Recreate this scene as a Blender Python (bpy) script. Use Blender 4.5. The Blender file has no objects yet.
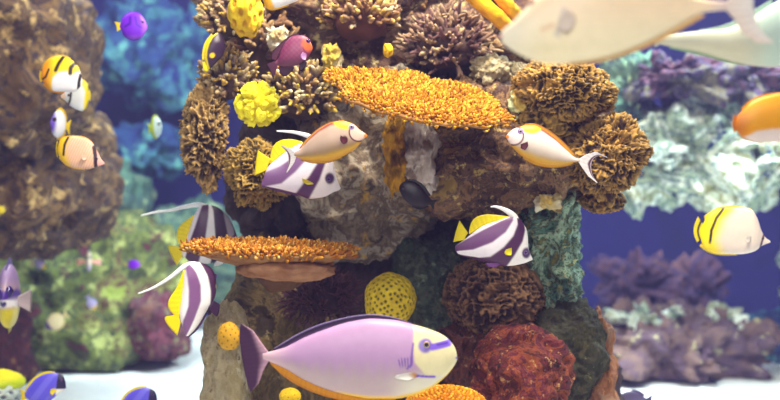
import bpy, bmesh, math, random
import numpy as np
from mathutils import Vector, Matrix

# ------------------------------------------------------------------ camera, water, lamps
sc = bpy.context.scene
FPX = 1071.0            # focal length in pixels of the 780 x 400 frame
CZ = 0.70               # eye height over the sand
cam_d = bpy.data.cameras.new('camera'); cam = bpy.data.objects.new('camera', cam_d)
sc.collection.objects.link(cam); sc.camera = cam
cam.location = (0, 0, CZ); cam.rotation_euler = (math.pi/2, 0, 0)
cam_d.sensor_width = 36.0; cam_d.lens = FPX/780*36.0
cam_d.clip_start = 0.05
cam_d.dof.use_dof = True; cam_d.dof.focus_distance = 1.98; cam_d.dof.aperture_fstop = 3.0

sc.view_settings.view_transform = 'Standard'; sc.view_settings.look = 'None'
sc.view_settings.gamma = 1.0; sc.view_settings.use_curve_mapping = False
sc.view_settings.exposure = -0.06
sc.cycles.use_denoising = True
sc.cycles.max_bounces = 8; sc.cycles.volume_bounces = 1; sc.cycles.diffuse_bounces = 4

def h2l(h):
    h = h.lstrip('#'); c = np.array([int(h[i:i+2], 16)/255 for i in (0, 2, 4)])
    return np.where(c <= 0.04045, c/12.92, ((c+0.055)/1.055)**2.4)
def rgba(h): return (*h2l(h), 1.0)

W = bpy.data.worlds.new('water'); sc.world = W; W.use_nodes = True
wn = W.node_tree; wn.nodes.clear()
wo = wn.nodes.new('ShaderNodeOutputWorld'); bg = wn.nodes.new('ShaderNodeBackground')
bg.inputs[0].default_value = (0.05, 0.06, 0.3, 1); bg.inputs[1].default_value = 0.3
vs = wn.nodes.new('ShaderNodeVolumeScatter'); vs.inputs['Color'].default_value = (0.40, 0.36, 1.0, 1); vs.inputs['Density'].default_value = 0.014
va = wn.nodes.new('ShaderNodeVolumeAbsorption'); va.inputs['Color'].default_value = (0.30, 0.62, 1.0, 1); va.inputs['Density'].default_value = 0.034
ad = wn.nodes.new('ShaderNodeAddShader')
wn.links.new(vs.outputs[0], ad.inputs[0]); wn.links.new(va.outputs[0], ad.inputs[1])
wn.links.new(bg.outputs[0], wo.inputs['Surface']); wn.links.new(ad.outputs[0], wo.inputs['Volume'])

def lamp(name, loc, target, power, size, size_y, col):
    l = bpy.data.lights.new(name, 'AREA'); l.energy = power; l.shape = 'RECTANGLE'; l.size = size; l.size_y = size_y; l.color = col
    o = bpy.data.objects.new(name, l); sc.collection.objects.link(o); o.location = loc
    o.rotation_euler = (Vector(target)-Vector(loc)).to_track_quat('-Z', 'Y').to_euler(); return o
lamp('front_fill_light', (-0.15, -0.75, 1.75), (0.0, 2.2, 0.68), 50, 1.6, 0.7, (1.0, 0.94, 0.86))  # added fill above and behind the camera, brightens sides facing the viewer
lamp('tank_lamp_reef', (0.25, 1.55, 2.3), (0.0, 2.25, 0.6), 95, 0.7, 0.35, (1.0, 0.88, 0.68))
lamp('tank_lamp_left', (-1.3, 2.9, 2.3), (-1.35, 3.6, 0.5), 27, 0.7, 0.4, (1.0, 0.95, 0.88))
lamp('tank_lamp_back_left', (-1.1, 4.2, 2.5), (-1.2, 5.3, 0.0), 95, 1.4, 0.6, (0.80, 0.95, 1.0))
lamp('tank_lamp_back_right', (1.35, 3.3, 2.3), (1.4, 4.2, 0.3), 205, 1.4, 0.5, (0.86, 0.98, 1.0))

# ------------------------------------------------------------------ helpers
rng = np.random.default_rng(7)
def P(px, py, d): return np.array([(px-390)*d/FPX, d, CZ+(200-py)*d/FPX])
def S(d): return d/FPX
def mix(a, b, m): m = np.clip(np.asarray(m, float), 0, 1)[..., None]; return a*(1-m)+b*m
def ss(lo, hi, x): t = np.clip((x-lo)/(hi-lo), 0, 1); return t*t*(3-2*t)
def full(n, h): return np.tile(h2l(h), (n, 1))

def hsh(i, j, k, seed):
    h = (i.astype(np.int64)*374761393 + j.astype(np.int64)*668265263 + k.astype(np.int64)*2147483647 + seed*974634777) & 0xffffffff
    h = ((h ^ (h >> 13))*1274126177) & 0xffffffff
    h = ((h ^ (h >> 16))*2246822519) & 0xffffffff
    return ((h ^ (h >> 15)) & 0xffffff)/float(0x1000000)
def vnoise(p, seed=0):
    f = np.floor(p); i = f.astype(np.int64); t = p-f; t = t*t*t*(t*(t*6-15)+10)
    r = 0
    for a in (0, 1):
        for b in (0, 1):
            for c in (0, 1):
                w = (t[:, 0] if a else 1-t[:, 0])*(t[:, 1] if b else 1-t[:, 1])*(t[:, 2] if c else 1-t[:, 2])
                r = r+w*hsh(i[:, 0]+a, i[:, 1]+b, i[:, 2]+c, seed)
    return r*2-1
def fbm(p, o=4, seed=0, gain=0.5):
    r = 0; a = 1.0; s = 0
    for k in range(o):
        r = r+a*vnoise(p*(2.03**k)+k*17.3, seed+k*11); s += a; a *= gain
    return r/s
def ridge(p, o=3, seed=0):
    r = 0; a = 1.0; s = 0
    for k in range(o):
        r = r+a*(1-np.abs(vnoise(p*(2.1**k)+k*9.7, seed+k*5))*2.2); s += a; a *= 0.5
    return r/s
def worley(p, seed=0):
    i = np.floor(p).astype(np.int64); best = np.full(len(p), 9.0); sec = best.copy()
    for a in (-1, 0, 1):
        for b in (-1, 0, 1):
            for c in (-1, 0, 1):
                q = i+np.array([a, b, c])
                o = np.stack([hsh(q[:, 0], q[:, 1], q[:, 2], seed+m) for m in (1, 2, 3)], 1)
                d = np.linalg.norm(q+o-p, axis=1)
                sec = np.minimum(sec, np.maximum(best, d)); best = np.minimum(best, d)
    return best, sec

def thing(name, label, cat, loc=(0, 0, 0), group=None):
    o = bpy.data.objects.new(name, None); sc.collection.objects.link(o); o.location = loc
    o.empty_display_size = 0.05
    return tag(o, label, cat, group)
def tag(o, label=None, cat=None, group=None, kind=None):
    if label: o['label'] = label
    if cat: o['category'] = cat
    if group: o['group'] = group
    if kind: o['kind'] = kind
    return o
def mesh(name, V, F, mat, parent=None, loc=None, cols=None, smooth=True):
    me = bpy.data.meshes.new(name)
    me.from_pydata(np.asarray(V, float).tolist(), [], F.tolist() if isinstance(F, np.ndarray) else F)
    if cols is not None:
        ca = me.color_attributes.new('Col', 'FLOAT_COLOR', 'POINT')
        c = np.ones((len(V), 4), np.float32); c[:, :3] = cols
        ca.data.foreach_set('color', c.ravel())
    if smooth: me.polygons.foreach_set('use_smooth', np.ones(len(me.polygons), bool))
    me.materials.append(mat); me.update()
    o = bpy.data.objects.new(name, me); sc.collection.objects.link(o)
    if parent: o.parent = parent
    if loc is not None: o.location = loc
    return o
def copy_tree(o, parent=None):
    c = o.copy(); sc.collection.objects.link(c); c.parent = parent
    for ch in list(o.children): copy_tree(ch, c)
    return c

_ico = {}
def ico(sub):
    if sub not in _ico:
        bm = bmesh.new(); bmesh.ops.create_icosphere(bm, subdivisions=sub, radius=1.0)
        _ico[sub] = (np.array([v.co[:] for v in bm.verts]), np.array([[v.index for v in f.verts] for f in bm.faces])); bm.free()
    V, F = _ico[sub]; V = V/np.linalg.norm(V, axis=1)[:, None]; return V.copy(), F

# ------------------------------------------------------------------ materials
def nodes(name):
    m = bpy.data.materials.new(name); m.use_nodes = True; n = m.node_tree.nodes; l = m.node_tree.links
    return m, n, l, n['Principled BSDF']
def noise_n(n, l, scale, detail=6, rough=0.6, src='pos', dist=0.0):
    t = n.new('ShaderNodeTexNoise'); t.inputs['Scale'].default_value = scale; t.inputs['Detail'].default_value = detail
    t.inputs['Roughness'].default_value = rough; t.inputs['Distortion'].default_value = dist
    if src == 'pos': g = n.new('ShaderNodeNewGeometry'); l.new(g.outputs['Position'], t.inputs['Vector'])
    else: g = n.new('ShaderNodeTexCoord'); l.new(g.outputs['Object'], t.inputs['Vector'])
    return t
def ramp_n(n, l, src, stops):
    r = n.new('ShaderNodeValToRGB'); e = r.color_ramp.elements
    while len(e) < len(stops): e.new(0.5)
    for k, (p, c) in enumerate(stops): e[k].position = p; e[k].color = rgba(c) if isinstance(c, str) else (c, c, c, 1)
    l.new(src, r.inputs[0]); return r
def rock_mat(name, cols, scale=9.0, speck=None, speck_at=0.62, speck_scale=38.0, bump=0.6, bump_scale=60.0, rough=0.85):
    m, n, l, b = nodes(name)
    t = noise_n(n, l, scale, 8, 0.68, dist=0.6)
    k = len(cols); r = ramp_n(n, l, t.outputs['Fac'], [(0.375+0.25*i/(k-1), c) for i, c in enumerate(cols)])
    out = r.outputs[0]
    if speck:
        t2 = noise_n(n, l, speck_scale, 5, 0.7); r2 = ramp_n(n, l, t2.outputs['Fac'], [(speck_at-0.035, 0.0), (speck_at+0.05, 1.0)])
        mx = n.new('ShaderNodeMix'); mx.data_type = 'RGBA'; l.new(r2.outputs[0], mx.inputs['Factor']); l.new(out, mx.inputs['A']); mx.inputs['B'].default_value = rgba(speck)
        out = mx.outputs['Result']
    l.new(out, b.inputs['Base Color']); b.inputs['Roughness'].default_value = rough; b.inputs['Specular IOR Level'].default_value = 0.25
    t3 = noise_n(n, l, bump_scale, 6, 0.7); bp = n.new('ShaderNodeBump'); bp.inputs['Strength'].default_value = bump; bp.inputs['Distance'].default_value = 0.012
    l.new(t3.outputs['Fac'], bp.inputs['Height']); l.new(bp.outputs[0], b.inputs['Normal'])
    return m
def col_mat(name, rough=0.5, bump=0.15, bump_scale=220.0, var=0.12, var_scale=40.0, spec=0.35, sub=0.0, dist=0.002):
    m, n, l, b = nodes(name)
    a = n.new('ShaderNodeAttribute'); a.attribute_name = 'Col'
    t = noise_n(n, l, var_scale, 5, 0.65, 'obj')
    r = ramp_n(n, l, t.outputs['Fac'], [(0.3, 1.0-var), (0.7, 1.0)])
    mx = n.new('ShaderNodeMix'); mx.data_type = 'RGBA'; mx.blend_type = 'MULTIPLY'; mx.inputs['Factor'].default_value = 1.0
    l.new(a.outputs['Color'], mx.inputs['A']); l.new(r.outputs[0], mx.inputs['B']); l.new(mx.outputs['Result'], b.inputs['Base Color'])
    b.inputs['Roughness'].default_value = rough; b.inputs['Specular IOR Level'].default_value = spec
    if sub: b.inputs['Subsurface Weight'].default_value = sub; b.inputs['Subsurface Radius'].default_value = (0.012, 0.009, 0.006); b.inputs['Subsurface Scale'].default_value = 0.5
    t3 = noise_n(n, l, bump_scale, 4, 0.6, 'obj'); bp = n.new('ShaderNodeBump'); bp.inputs['Strength'].default_value = bump; bp.inputs['Distance'].default_value = dist
    l.new(t3.outputs['Fac'], bp.inputs['Height']); l.new(bp.outputs[0], b.inputs['Normal'])
    return m
def fin_mat(name):
    m = col_mat(name, 0.45, 0.1, 150, 0.1, 60, 0.3); n = m.node_tree.nodes; l = m.node_tree.links
    b = n['Principled BSDF']; tr = n.new('ShaderNodeBsdfTranslucent'); ms = n.new('ShaderNodeMixShader'); ms.inputs[0].default_value = 0.12
    src = b.inputs['Base Color'].links[0].from_socket; l.new(src, tr.inputs['Color'])
    l.new(b.outputs[0], ms.inputs[1]); l.new(tr.outputs[0], ms.inputs[2]); l.new(ms.outputs[0], n['Material Output'].inputs['Surface'])
    return m
FISH = col_mat('fish_skin', 0.42, 0.12, 420.0, 0.08, 60.0, 0.4)
FIN = fin_mat('fish_fin')
EYE = col_mat('fish_eye', 0.12, 0.0, 100, 0.0, 10, 0.6)
CORAL = col_mat('coral_skin', 0.8, 0.5, 260.0, 0.25, 70.0, 0.2)
SPONGE = col_mat('sponge_skin', 0.7, 0.3, 200.0, 0.15, 50.0, 0.25, sub=0.15)

# ------------------------------------------------------------------ rocks and corals
def rock_geo(rx, ry, rz, seed, sub=6, lump=0.22, lf=1.5, fine=0.018, ff=22.0, knob=0.0, kf=30.0, e=2.4):
    n, F = ico(sub)
    n0 = n/(np.sum(np.abs(n)**e, axis=1)**(1/e))[:, None]
    d = 1+lump*fbm(n*lf+seed*3.1, 4, seed)+lump*0.5*(0.5-worley(n*lf*1.3+seed, seed)[0])
    V = n0*d[:, None]*np.array([rx, ry, rz])
    a = fine*fbm(V*ff+seed, 5, seed+40, 0.6)+fine*0.8*ridge(V*ff*0.6, 3, seed+70)-fine*0.5
    if knob:
        f1, f2 = worley(V*kf, seed+5); a = a+knob*np.clip(0.75-f1, 0, 1)
    return V+n*a[:, None], F, n
def rock(name, label, px, py, rx, rz, d, ry, mat, seed, parent=None, clip=True, group=None, **kw):
    s = S(d); c = P(px, py, d); V, F, n = rock_geo(rx*s, ry, rz*s, seed, **kw)
    if clip: V[:, 2] = np.maximum(V[:, 2], -c[2]-0.004)
    if parent is not None:
        o = mesh(name, V, F, mat, parent, Vector(c)-parent.location)
        if label: o['label'] = label
    else:
        o = mesh(name, V, F, mat, None, c); tag(o, label, 'rock', group)
    return o
def frames(D):
    D = D/np.linalg.norm(D, axis=1)[:, None]; u = np.where(np.abs(D[:, 2:3]) < 0.9, np.array([[0, 0, 1.0]]), np.array([[1.0, 0, 0]]))
    X = np.cross(u, D); X /= np.linalg.norm(X, axis=1)[:, None]; Y = np.cross(D, X); return X, Y, D
def pegs(B, D, L, R, C0, C1, sides=6, prof=((0, 1), (0.45, 0.92), (0.8, 0.75), (0.95, 0.42)), bend=0.15, seed=0, wob=0.12):
    """many rounded pegs merged: base points B, directions D, lengths L, radii R, colours C0 base to C1 tip"""
    r = np.random.default_rng(seed); N = len(B); X, Y, D = frames(D); T = []; K = len(prof)
    th = np.arange(sides)*2*np.pi/sides; side = r.normal(size=(N, 2))*bend
    V = np.zeros((N, K*sides+1, 3)); C = np.zeros((N, K*sides+1, 3))
    for k, (h, q) in enumerate(prof):
        c = B+D*(L*h)[:, None]+(X*side[:, :1]+Y*side[:, 1:])*(L*h*h)[:, None]
        for j in range(sides):
            rr = R*q*(1+wob*r.normal(size=N))
            V[:, k*sides+j] = c+(X*np.cos(th[j])+Y*np.sin(th[j]))*rr[:, None]
            C[:, k*sides+j] = C0*(1-h**1.5)+C1*h**1.5
    V[:, -1] = B+D*L[:, None]+(X*side[:, :1]+Y*side[:, 1:])*L[:, None]; C[:, -1] = C1
    f = []
    for k in range(K-1):
        for j in range(sides): a = k*sides+j; b = k*sides+(j+1) % sides; f.append((a, b, b+sides, a+sides))
    tri = [((K-1)*sides+j, (K-1)*sides+(j+1) % sides, K*sides) for j in range(sides)]
    n1 = K*sides+1; fs = []
    for i in range(N):
        o = i*n1; fs += [(a+o, b+o, c+o, d+o) for a, b, c, d in f]+[(a+o, b+o, c+o) for a, b, c in tri]
    return V.reshape(-1, 3), fs, C.reshape(-1, 3)
def fib(n, seed=0, zmin=-1.0):
    i = np.arange(n)+0.5; z = 1-(1-zmin)*i/n; ph = i*2.399963+seed; r = np.sqrt(1-z*z)
    return np.stack([r*np.cos(ph), r*np.sin(ph), z], 1)
def palette(n, hexes, seed):
    r = np.random.default_rng(seed); P_ = np.array([h2l(h) for h in hexes]); c = P_[r.integers(0, len(hexes), n)]
    return c*(1+0.15*r.normal(size=(n, 1))).clip(0.6, 1.4)
def finger_coral(label, px, py, rx, rz, d, ry, n, length, rad, base_cols, tip_cols, seed, axis=(0, -0.35, 0.9), cat='coral', name='branching_coral', zmin=-0.35, group=None, twig=2, basecol='#4a3a33', core=0.82, lumpy=0.32):
    """a clump: a lumpy base with many stubby branches fanning out of it; sizes in pixels at its distance"""
    s = S(d); t = thing(name, label, cat, P(px, py, d), group); r = np.random.default_rng(seed)
    R3 = np.array([rx*s, ry, rz*s])*core
    V, F, nn = rock_geo(*R3*0.82, seed, sub=4, lump=0.2, fine=0.006)
    mesh('coral_base', V, F, CORAL, t, cols=mix(full(len(V), basecol), h2l(base_cols[0]), 0.5+0.5*fbm(V*60, 2, seed)))
    a = Vector(axis).normalized(); q = a.to_track_quat('Z', 'Y').to_matrix(); M = np.array(q)
    D = fib(n, seed, zmin)@M.T+r.normal(size=(n, 3))*0.12; D /= np.linalg.norm(D, axis=1)[:, None]
    lp = 1+lumpy*fbm(D*2.6+seed, 2, seed+4); B = D*R3*0.85*lp[:, None]; G = D/R3; G /= np.linalg.norm(G, axis=1)[:, None]; G = G+0.35*np.array(a)+r.normal(size=(n, 3))*0.22
    L = length*s*r.uniform(0.6, 1.25, n)*(1+0.25*0); Rr = rad*s*r.uniform(0.75, 1.25, n)
    C0 = palette(n, base_cols, seed+1); C1 = palette(n, tip_cols, seed+2)
    out = [pegs(B, G, L+0.15*R3.mean(), Rr, C0, C1, 6, bend=0.2, seed=seed)]
    X, Y, Dn = frames(G)
    for k in range(twig):
        an = r.uniform(0, 6.28, n); h = r.uniform(0.45, 0.8, n); sd = X*np.cos(an)[:, None]+Y*np.sin(an)[:, None]
        out.append(pegs(B+Dn*(L*h)[:, None], Dn*0.8+sd, L*0.5, Rr*0.72, C0*0.5+C1*0.5, C1, 5, bend=0.2, seed=seed+9+k))
    join(out, 'branches', CORAL, t)
    return t
def join(parts, name, mat, parent, stuff=True, loc=None):
    V = []; F = []; C = []; o = 0
    for v, f, c in parts:
        V.append(v); C.append(c); F += [tuple(i+o for i in q) for q in f]; o += len(v)
    ob = mesh(name, np.concatenate(V), F, mat, parent, loc, cols=np.concatenate(C))
    if stuff: ob['kind'] = 'stuff'
    return ob
def frill_coral(label, px, py, rx, rz, d, ry, seed, lo, hi, freq=62.0, amp=0.016, cat='coral', name='frilly_coral', sub=7, mat=None, lump=0.12, pebble=0.5, group=None):
    """a dome of crumpled ridges"""
    s = S(d); V0, F = ico(sub); R3 = np.array([rx*s, ry, rz*s])
    dd = 1+lump*fbm(V0*2.2+seed, 3, seed)
    p = V0*dd[:, None]*R3
    q = p+0.004*np.stack([fbm(p*70, 2, seed+k) for k in (1, 2, 3)], 1)
    rg = 1-np.abs(vnoise(q*freq, seed))*2.4
    rg2 = 1-np.abs(vnoise(q*freq*1.9+5, seed+3))*2.0
    f1, f2 = worley(q*freq*1.5, seed+8)
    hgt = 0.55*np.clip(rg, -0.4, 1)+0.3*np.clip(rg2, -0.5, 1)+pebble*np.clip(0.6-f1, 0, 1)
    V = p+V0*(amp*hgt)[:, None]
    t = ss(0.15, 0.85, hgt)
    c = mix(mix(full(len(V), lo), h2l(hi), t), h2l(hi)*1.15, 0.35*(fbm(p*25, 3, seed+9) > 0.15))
    o = mesh(name, V, F, mat or CORAL, None, P(px, py, d), cols=np.clip(c, 0, 1)); tag(o, label, cat, group)
    return o

# ------------------------------------------------------------------ the tank
def quad_grid(nx, ny, fn):
    V = np.array([fn(i/nx, j/ny) for j in range(ny+1) for i in range(nx+1)])
    F = np.array([(j*(nx+1)+i, j*(nx+1)+i+1, (j+1)*(nx+1)+i+1, (j+1)*(nx+1)+i) for j in range(ny) for i in range(nx)])
    return V, F
WALLM = rock_mat('tank_back_paint', ['#0e0a38', '#16104e', '#120c44'], 1.6, bump=0.1, rough=0.8)
SAND = rock_mat('white_sand', ['#e6e6e0', '#f4f4f0', '#ecebe4'], 30.0, speck='#c9c4b4', speck_at=0.66, speck_scale=160.0, bump=0.5, bump_scale=240.0, rough=0.95)
x0, x1, y0, y1 = -2.7, 2.7, 0.25, 6.5
V, F = quad_grid(180, 200, lambda u, v: (x0+(x1-x0)*u, y0+(y1-y0)*v, 0.0))
V[:, 2] = 0.03*fbm(V*1.7, 4, 3)+0.012*fbm(V*9, 3, 5)-0.015
o = mesh('floor', V, F, SAND); o['kind'] = 'structure'
def wall(name, a, b):
    V = np.array([(a[0], a[1], -0.1), (b[0], b[1], -0.1), (b[0], b[1], 2.9), (a[0], a[1], 2.9)]); n = np.cross(V[1]-V[0], V[3]-V[0]); n = n/np.linalg.norm(n)*0.06
    V = np.concatenate([V, V+n]); F = [(0, 1, 2, 3), (7, 6, 5, 4), (0, 4, 5, 1), (1, 5, 6, 2), (2, 6, 7, 3), (3, 7, 4, 0)]
    o = mesh(name, V, F, WALLM, smooth=False); o['kind'] = 'structure'
wall('wall_back', (x1+.05, y1), (x0-.05, y1)); wall('wall_left', (x0, y1), (x0, y0)); wall('wall_right', (x1, y0), (x1, y1))

# ------------------------------------------------------------------ rocks
BROWN = rock_mat('reef_brown', ['#241a1c', '#6a4c38', '#3c2a2c', '#94704c', '#54403c', '#a8884c'], 13.0, '#d0b470', 0.62, 40.0, 0.8, 80.0)
DARK = rock_mat('reef_dark', ['#2b2228', '#4a3836', '#3a3036', '#5c4a40'], 9.0, '#7b6a52', 0.68, 40.0, 0.8, 70.0)
CREST = rock_mat('reef_crest', ['#3a2830', '#7c5c44', '#54404c', '#a8845c', '#c0a078'], 16.0, '#e8d498', 0.60, 34.0, 0.8, 70.0)
TAN = rock_mat('reef_tan', ['#4c4038', '#8c7c68', '#5c4c40', '#b0a494', '#6c5848'], 11.0, '#c89c38', 0.62, 26.0, 0.6, 70.0)
OLIVE = rock_mat('reef_olive', ['#34281c', '#74603c', '#4c4028', '#8c744c', '#5c5034'], 12.0, '#a89868', 0.66, 40.0, 0.7, 70.0)
TEAL = rock_mat('reef_teal', ['#1c3430', '#6c9c88', '#44422c', '#b4d4b8', '#345c50', '#8c8444'], 17.0, '#dcd48c', 0.62, 40.0, 0.8, 80.0)
REDR = rock_mat('reef_red', ['#200c18', '#702830', '#44201e', '#984a2c', '#50182e', '#843c34'], 17.0, '#c89860', 0.62, 55.0, 0.9, 90.0)
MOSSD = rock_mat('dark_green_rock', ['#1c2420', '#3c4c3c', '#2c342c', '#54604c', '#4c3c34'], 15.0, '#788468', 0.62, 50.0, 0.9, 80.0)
DKRED3 = rock_mat('brown_red_rock_near', ['#301818', '#6c3c2c', '#40242c', '#84543c'], 16.0, '#a08058', 0.62, 50.0, 0.9, 80.0)
DKRED2 = rock_mat('brown_red_rock', ['#3c1c28', '#7c4048', '#50303c', '#8c6450', '#6c3040'], 6.0, '#8c9460', 0.62, 14.0, 0.8, 40.0)
DKRED = rock_mat('dark_red_rock', ['#140a12', '#4c1c20', '#241018', '#6c3028'], 9.0, '#84603c', 0.64, 20.0, 0.8, 40.0)
MOSS = rock_mat('reef_moss', ['#26241c', '#474430', '#343626', '#565034'], 20.0, '#77744c', 0.64, 90.0, 1.0, 110.0)
ORNG = rock_mat('reef_orange', ['#7c4c34', '#b07850', '#946044', '#a88468'], 14.0, '#d89a60', 0.64, 50.0, 0.7, 80.0)
CREAM = rock_mat('reef_cream', ['#8c7c60', '#b4a688', '#a09068', '#d0c8b0'], 12.0, '#6c5c40', 0.62, 40.0, 0.8, 80.0)
LEFTM = rock_mat('left_rock', ['#1c161c', '#5c4426', '#32262c', '#7c6038', '#3c3034'], 7.5, '#bc9c64', 0.60, 13.0, 0.9, 40.0)
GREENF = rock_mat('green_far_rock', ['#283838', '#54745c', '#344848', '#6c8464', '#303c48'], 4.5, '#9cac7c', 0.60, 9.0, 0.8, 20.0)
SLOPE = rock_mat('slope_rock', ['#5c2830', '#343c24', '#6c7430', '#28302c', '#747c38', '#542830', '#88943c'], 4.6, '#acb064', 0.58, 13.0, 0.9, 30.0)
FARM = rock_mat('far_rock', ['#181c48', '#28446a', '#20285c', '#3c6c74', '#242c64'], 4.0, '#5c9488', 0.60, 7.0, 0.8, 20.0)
PURP = rock_mat('purple_rock', ['#241c3c', '#5c3c44', '#2c2844', '#6c6448', '#34304c'], 7.0, '#a0a070', 0.66, 14.0, 0.8, 30.0)
PINKR = rock_mat('pink_rock', ['#241a3c', '#58383f', '#302446', '#644446'], 5.0, '#806874', 0.66, 14.0, 0.8, 30.0)
PALE = rock_mat('pale_rock', ['#1c3458', '#b0c09c', '#3c5c60', '#ecf4e0', '#80803c', '#d8e8d0', '#24406c'], 5.0, '#f4fcf0', 0.57, 12.0, 0.9, 30.0)
RUBB = rock_mat('rubble_rock', ['#4c3844', '#84685c', '#604a50', '#705868'], 7.0, '#d8d098', 0.64, 14.0, 0.8, 30.0)

pil = thing('reef_rock', 'tall dark brown rock pillar in the middle carrying the corals and sponges', 'rock', P(400, 468, 2.6))
R = rock
R('crest', None, 388, 20, 172, 80, 2.74, 0.34, CREST, 11, pil, lump=0.34, lf=2.6, fine=0.04, knob=0.02, kf=26)
R('shoulder', None, 292, 175, 54, 84, 2.68, 0.26, DARK, 12, pil, lump=0.28, fine=0.03)
R('face', 'tan and grey upper face', 372, 165, 80, 95, 2.55, 0.27, TAN, 13, pil, lump=0.24, fine=0.025)
R('ledge', 'brown overhanging ledge', 490, 150, 108, 66, 2.45, 0.30, BROWN, 14, pil, lump=0.24, fine=0.028, e=2.8)
R('column', None, 410, 330, 150, 190, 2.95, 0.38, DARK, 15, pil, lump=0.22, fine=0.035)
R('foot', 'olive brown lower column', 286, 400, 58, 160, 2.55, 0.22, OLIVE, 16, pil, lump=0.16, fine=0.022, e=3)
R('buttress', 'green and teal encrusted column', 546, 250, 30, 78, 2.42, 0.16, TEAL, 17, pil, lump=0.3, fine=0.03, knob=0.012)
R('toe', None, 520, 400, 92, 110, 2.72, 0.26, DARK, 18, pil, lump=0.2, fine=0.03)

R('reef_rock', 'round red and orange encrusted boulder at the foot of the pillar', 521, 378, 50, 50, 2.1, 0.14, REDR, 21, lump=0.13, fine=0.016, knob=0.005, kf=50, clip=False)
R('reef_rock', 'brown red rough rock between the lilac fish face and the red boulder', 462, 352, 24, 36, 2.28, 0.08, DKRED3, 27, lump=0.3, fine=0.025, clip=False)
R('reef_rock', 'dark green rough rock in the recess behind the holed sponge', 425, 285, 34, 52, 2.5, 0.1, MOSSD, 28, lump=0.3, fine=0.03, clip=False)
R('reef_rock', 'dark mossy green dome rock behind the red boulder', 565, 352, 37, 50, 2.3, 0.12, MOSS, 22, lump=0.2, fine=0.02, knob=0.008, kf=60, clip=False)
R('reef_rock', 'narrow orange brown rock edging the pillar beside the dark cave', 600, 372, 13, 60, 2.3, 0.08, ORNG, 23, lump=0.2, fine=0.02, clip=False)
R('reef_rock', 'cream topped rock stump beside the yellow disc sponge', 229, 392, 22, 85, 2.12, 0.09, CREAM, 24, lump=0.13, fine=0.012, e=3.2, clip=False)
R('reef_rock', 'pale pinkish rubble rock right of the orange table coral', 492, 72, 20, 16, 2.3, 0.06, CREAM, 25, lump=0.35, lf=2.2, fine=0.012, clip=False)
R('reef_rock', 'small pale rubble rock behind the edge of the orange table coral', 517, 78, 15, 14, 2.35, 0.05, CREAM, 26, lump=0.35, lf=2.2, fine=0.012, clip=False)
# left side
lf = thing('reef_rock', 'big brown mottled boulder stack in the upper left corner behind the butterflyfish', 'rock', P(10, 390, 3.7))
R('upper_boulder', None, 18, 62, 80, 104, 3.55, 0.42, LEFTM, 31, lf, lump=0.2, fine=0.05, ff=9, clip=False)
R('lower_boulder', None, 28, 180, 82, 74, 3.8, 0.4, LEFTM, 32, lf, lump=0.26, fine=0.05, ff=9, clip=False)
R('base', None, -85, 300, 60, 150, 3.9, 0.4, LEFTM, 36, lf, lump=0.2, fine=0.05, ff=9, sub=5)
R('reef_rock', 'wide sloping rock with green algae above the left sand', 54, 312, 142, 112, 4.8, 0.42, SLOPE, 33, lump=0.22, fine=0.07, ff=6, e=2.0)
R('reef_rock', 'reddish brown rock at the right end of the algae slope', 158, 326, 30, 40, 4.65, 0.22, DKRED2, 35, lump=0.3, fine=0.06, ff=7)
R('reef_rock', 'dark red rock in the lower left corner', 0, 350, 34, 45, 4.1, 0.2, DKRED, 34, lump=0.2, fine=0.05, ff=8)
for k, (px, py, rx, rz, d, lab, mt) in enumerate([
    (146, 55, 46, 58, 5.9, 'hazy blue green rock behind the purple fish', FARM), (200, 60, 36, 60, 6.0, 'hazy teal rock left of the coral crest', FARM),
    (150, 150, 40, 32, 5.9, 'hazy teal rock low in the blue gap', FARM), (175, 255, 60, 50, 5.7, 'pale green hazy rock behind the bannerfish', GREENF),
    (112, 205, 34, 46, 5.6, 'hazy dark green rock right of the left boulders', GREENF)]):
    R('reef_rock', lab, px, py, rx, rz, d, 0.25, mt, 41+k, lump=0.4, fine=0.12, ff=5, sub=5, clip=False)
# right side: formations of cemented boulders
def formation(label, px, py, d, parts):
    t = thing('reef_rock', label, 'rock', P(px, py, d))
    for nm, lab, x, y, rx, rz, dd, ry, m, sd, cl in parts: R(nm, lab, x, y, rx, rz, dd, ry, m, sd, t, lump=0.38, lf=2.2, fine=0.14, ff=7, sub=6, clip=cl)
formation('bright pale rock shelf above the dark blue cave on the right', 720, 385, 4.15, [
    ('ledge', None, 682, 148, 72, 50, 4.15, 0.3, PALE, 53, False), ('ledge', None, 632, 168, 44, 36, 4.2, 0.25, PALE, 54, False), ('ledge', None, 765, 160, 60, 44, 4.1, 0.3, PALE, 55, False),
    ('crown', 'hazy grey green rock at the left end', 628, 98, 26, 44, 4.05, 0.16, GREENF, 56, False), ('crown', 'dark purple brown boulder', 672, 80, 44, 34, 3.95, 0.2, PURP, 51, False),
    ('crown', 'reddish purple boulder', 745, 78, 40, 28, 4.0, 0.2, PURP, 52, False), ('base', None, 860, 290, 55, 160, 4.2, 0.35, PALE, 57, True)])
formation('dim pink purple boulders in the back of the blue cave', 665, 340, 5.2, [
    ('boulder', None, 640, 286, 46, 28, 5.2, 0.25, PINKR, 58, True), ('boulder', None, 692, 292, 30, 34, 5.25, 0.25, PINKR, 59, True), ('base', None, 662, 330, 60, 40, 5.2, 0.25, PINKR, 63, True)])
formation('low pinkish rubble rock with yellowish crest on the white sand at the right', 680, 372, 4.38, [
    ('rubble', None, 652, 352, 84, 46, 4.38, 0.3, RUBB, 60, True), ('rubble', None, 716, 354, 46, 44, 4.42, 0.25, RUBB, 61, True),
    ('crest_lump', 'yellowish pale lump', 646, 316, 34, 13, 4.3, 0.12, PALE, 62, False), ('crest_lump', 'yellowish pale lump', 720, 322, 22, 14, 4.35, 0.12, PALE, 64, False)])
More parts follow.
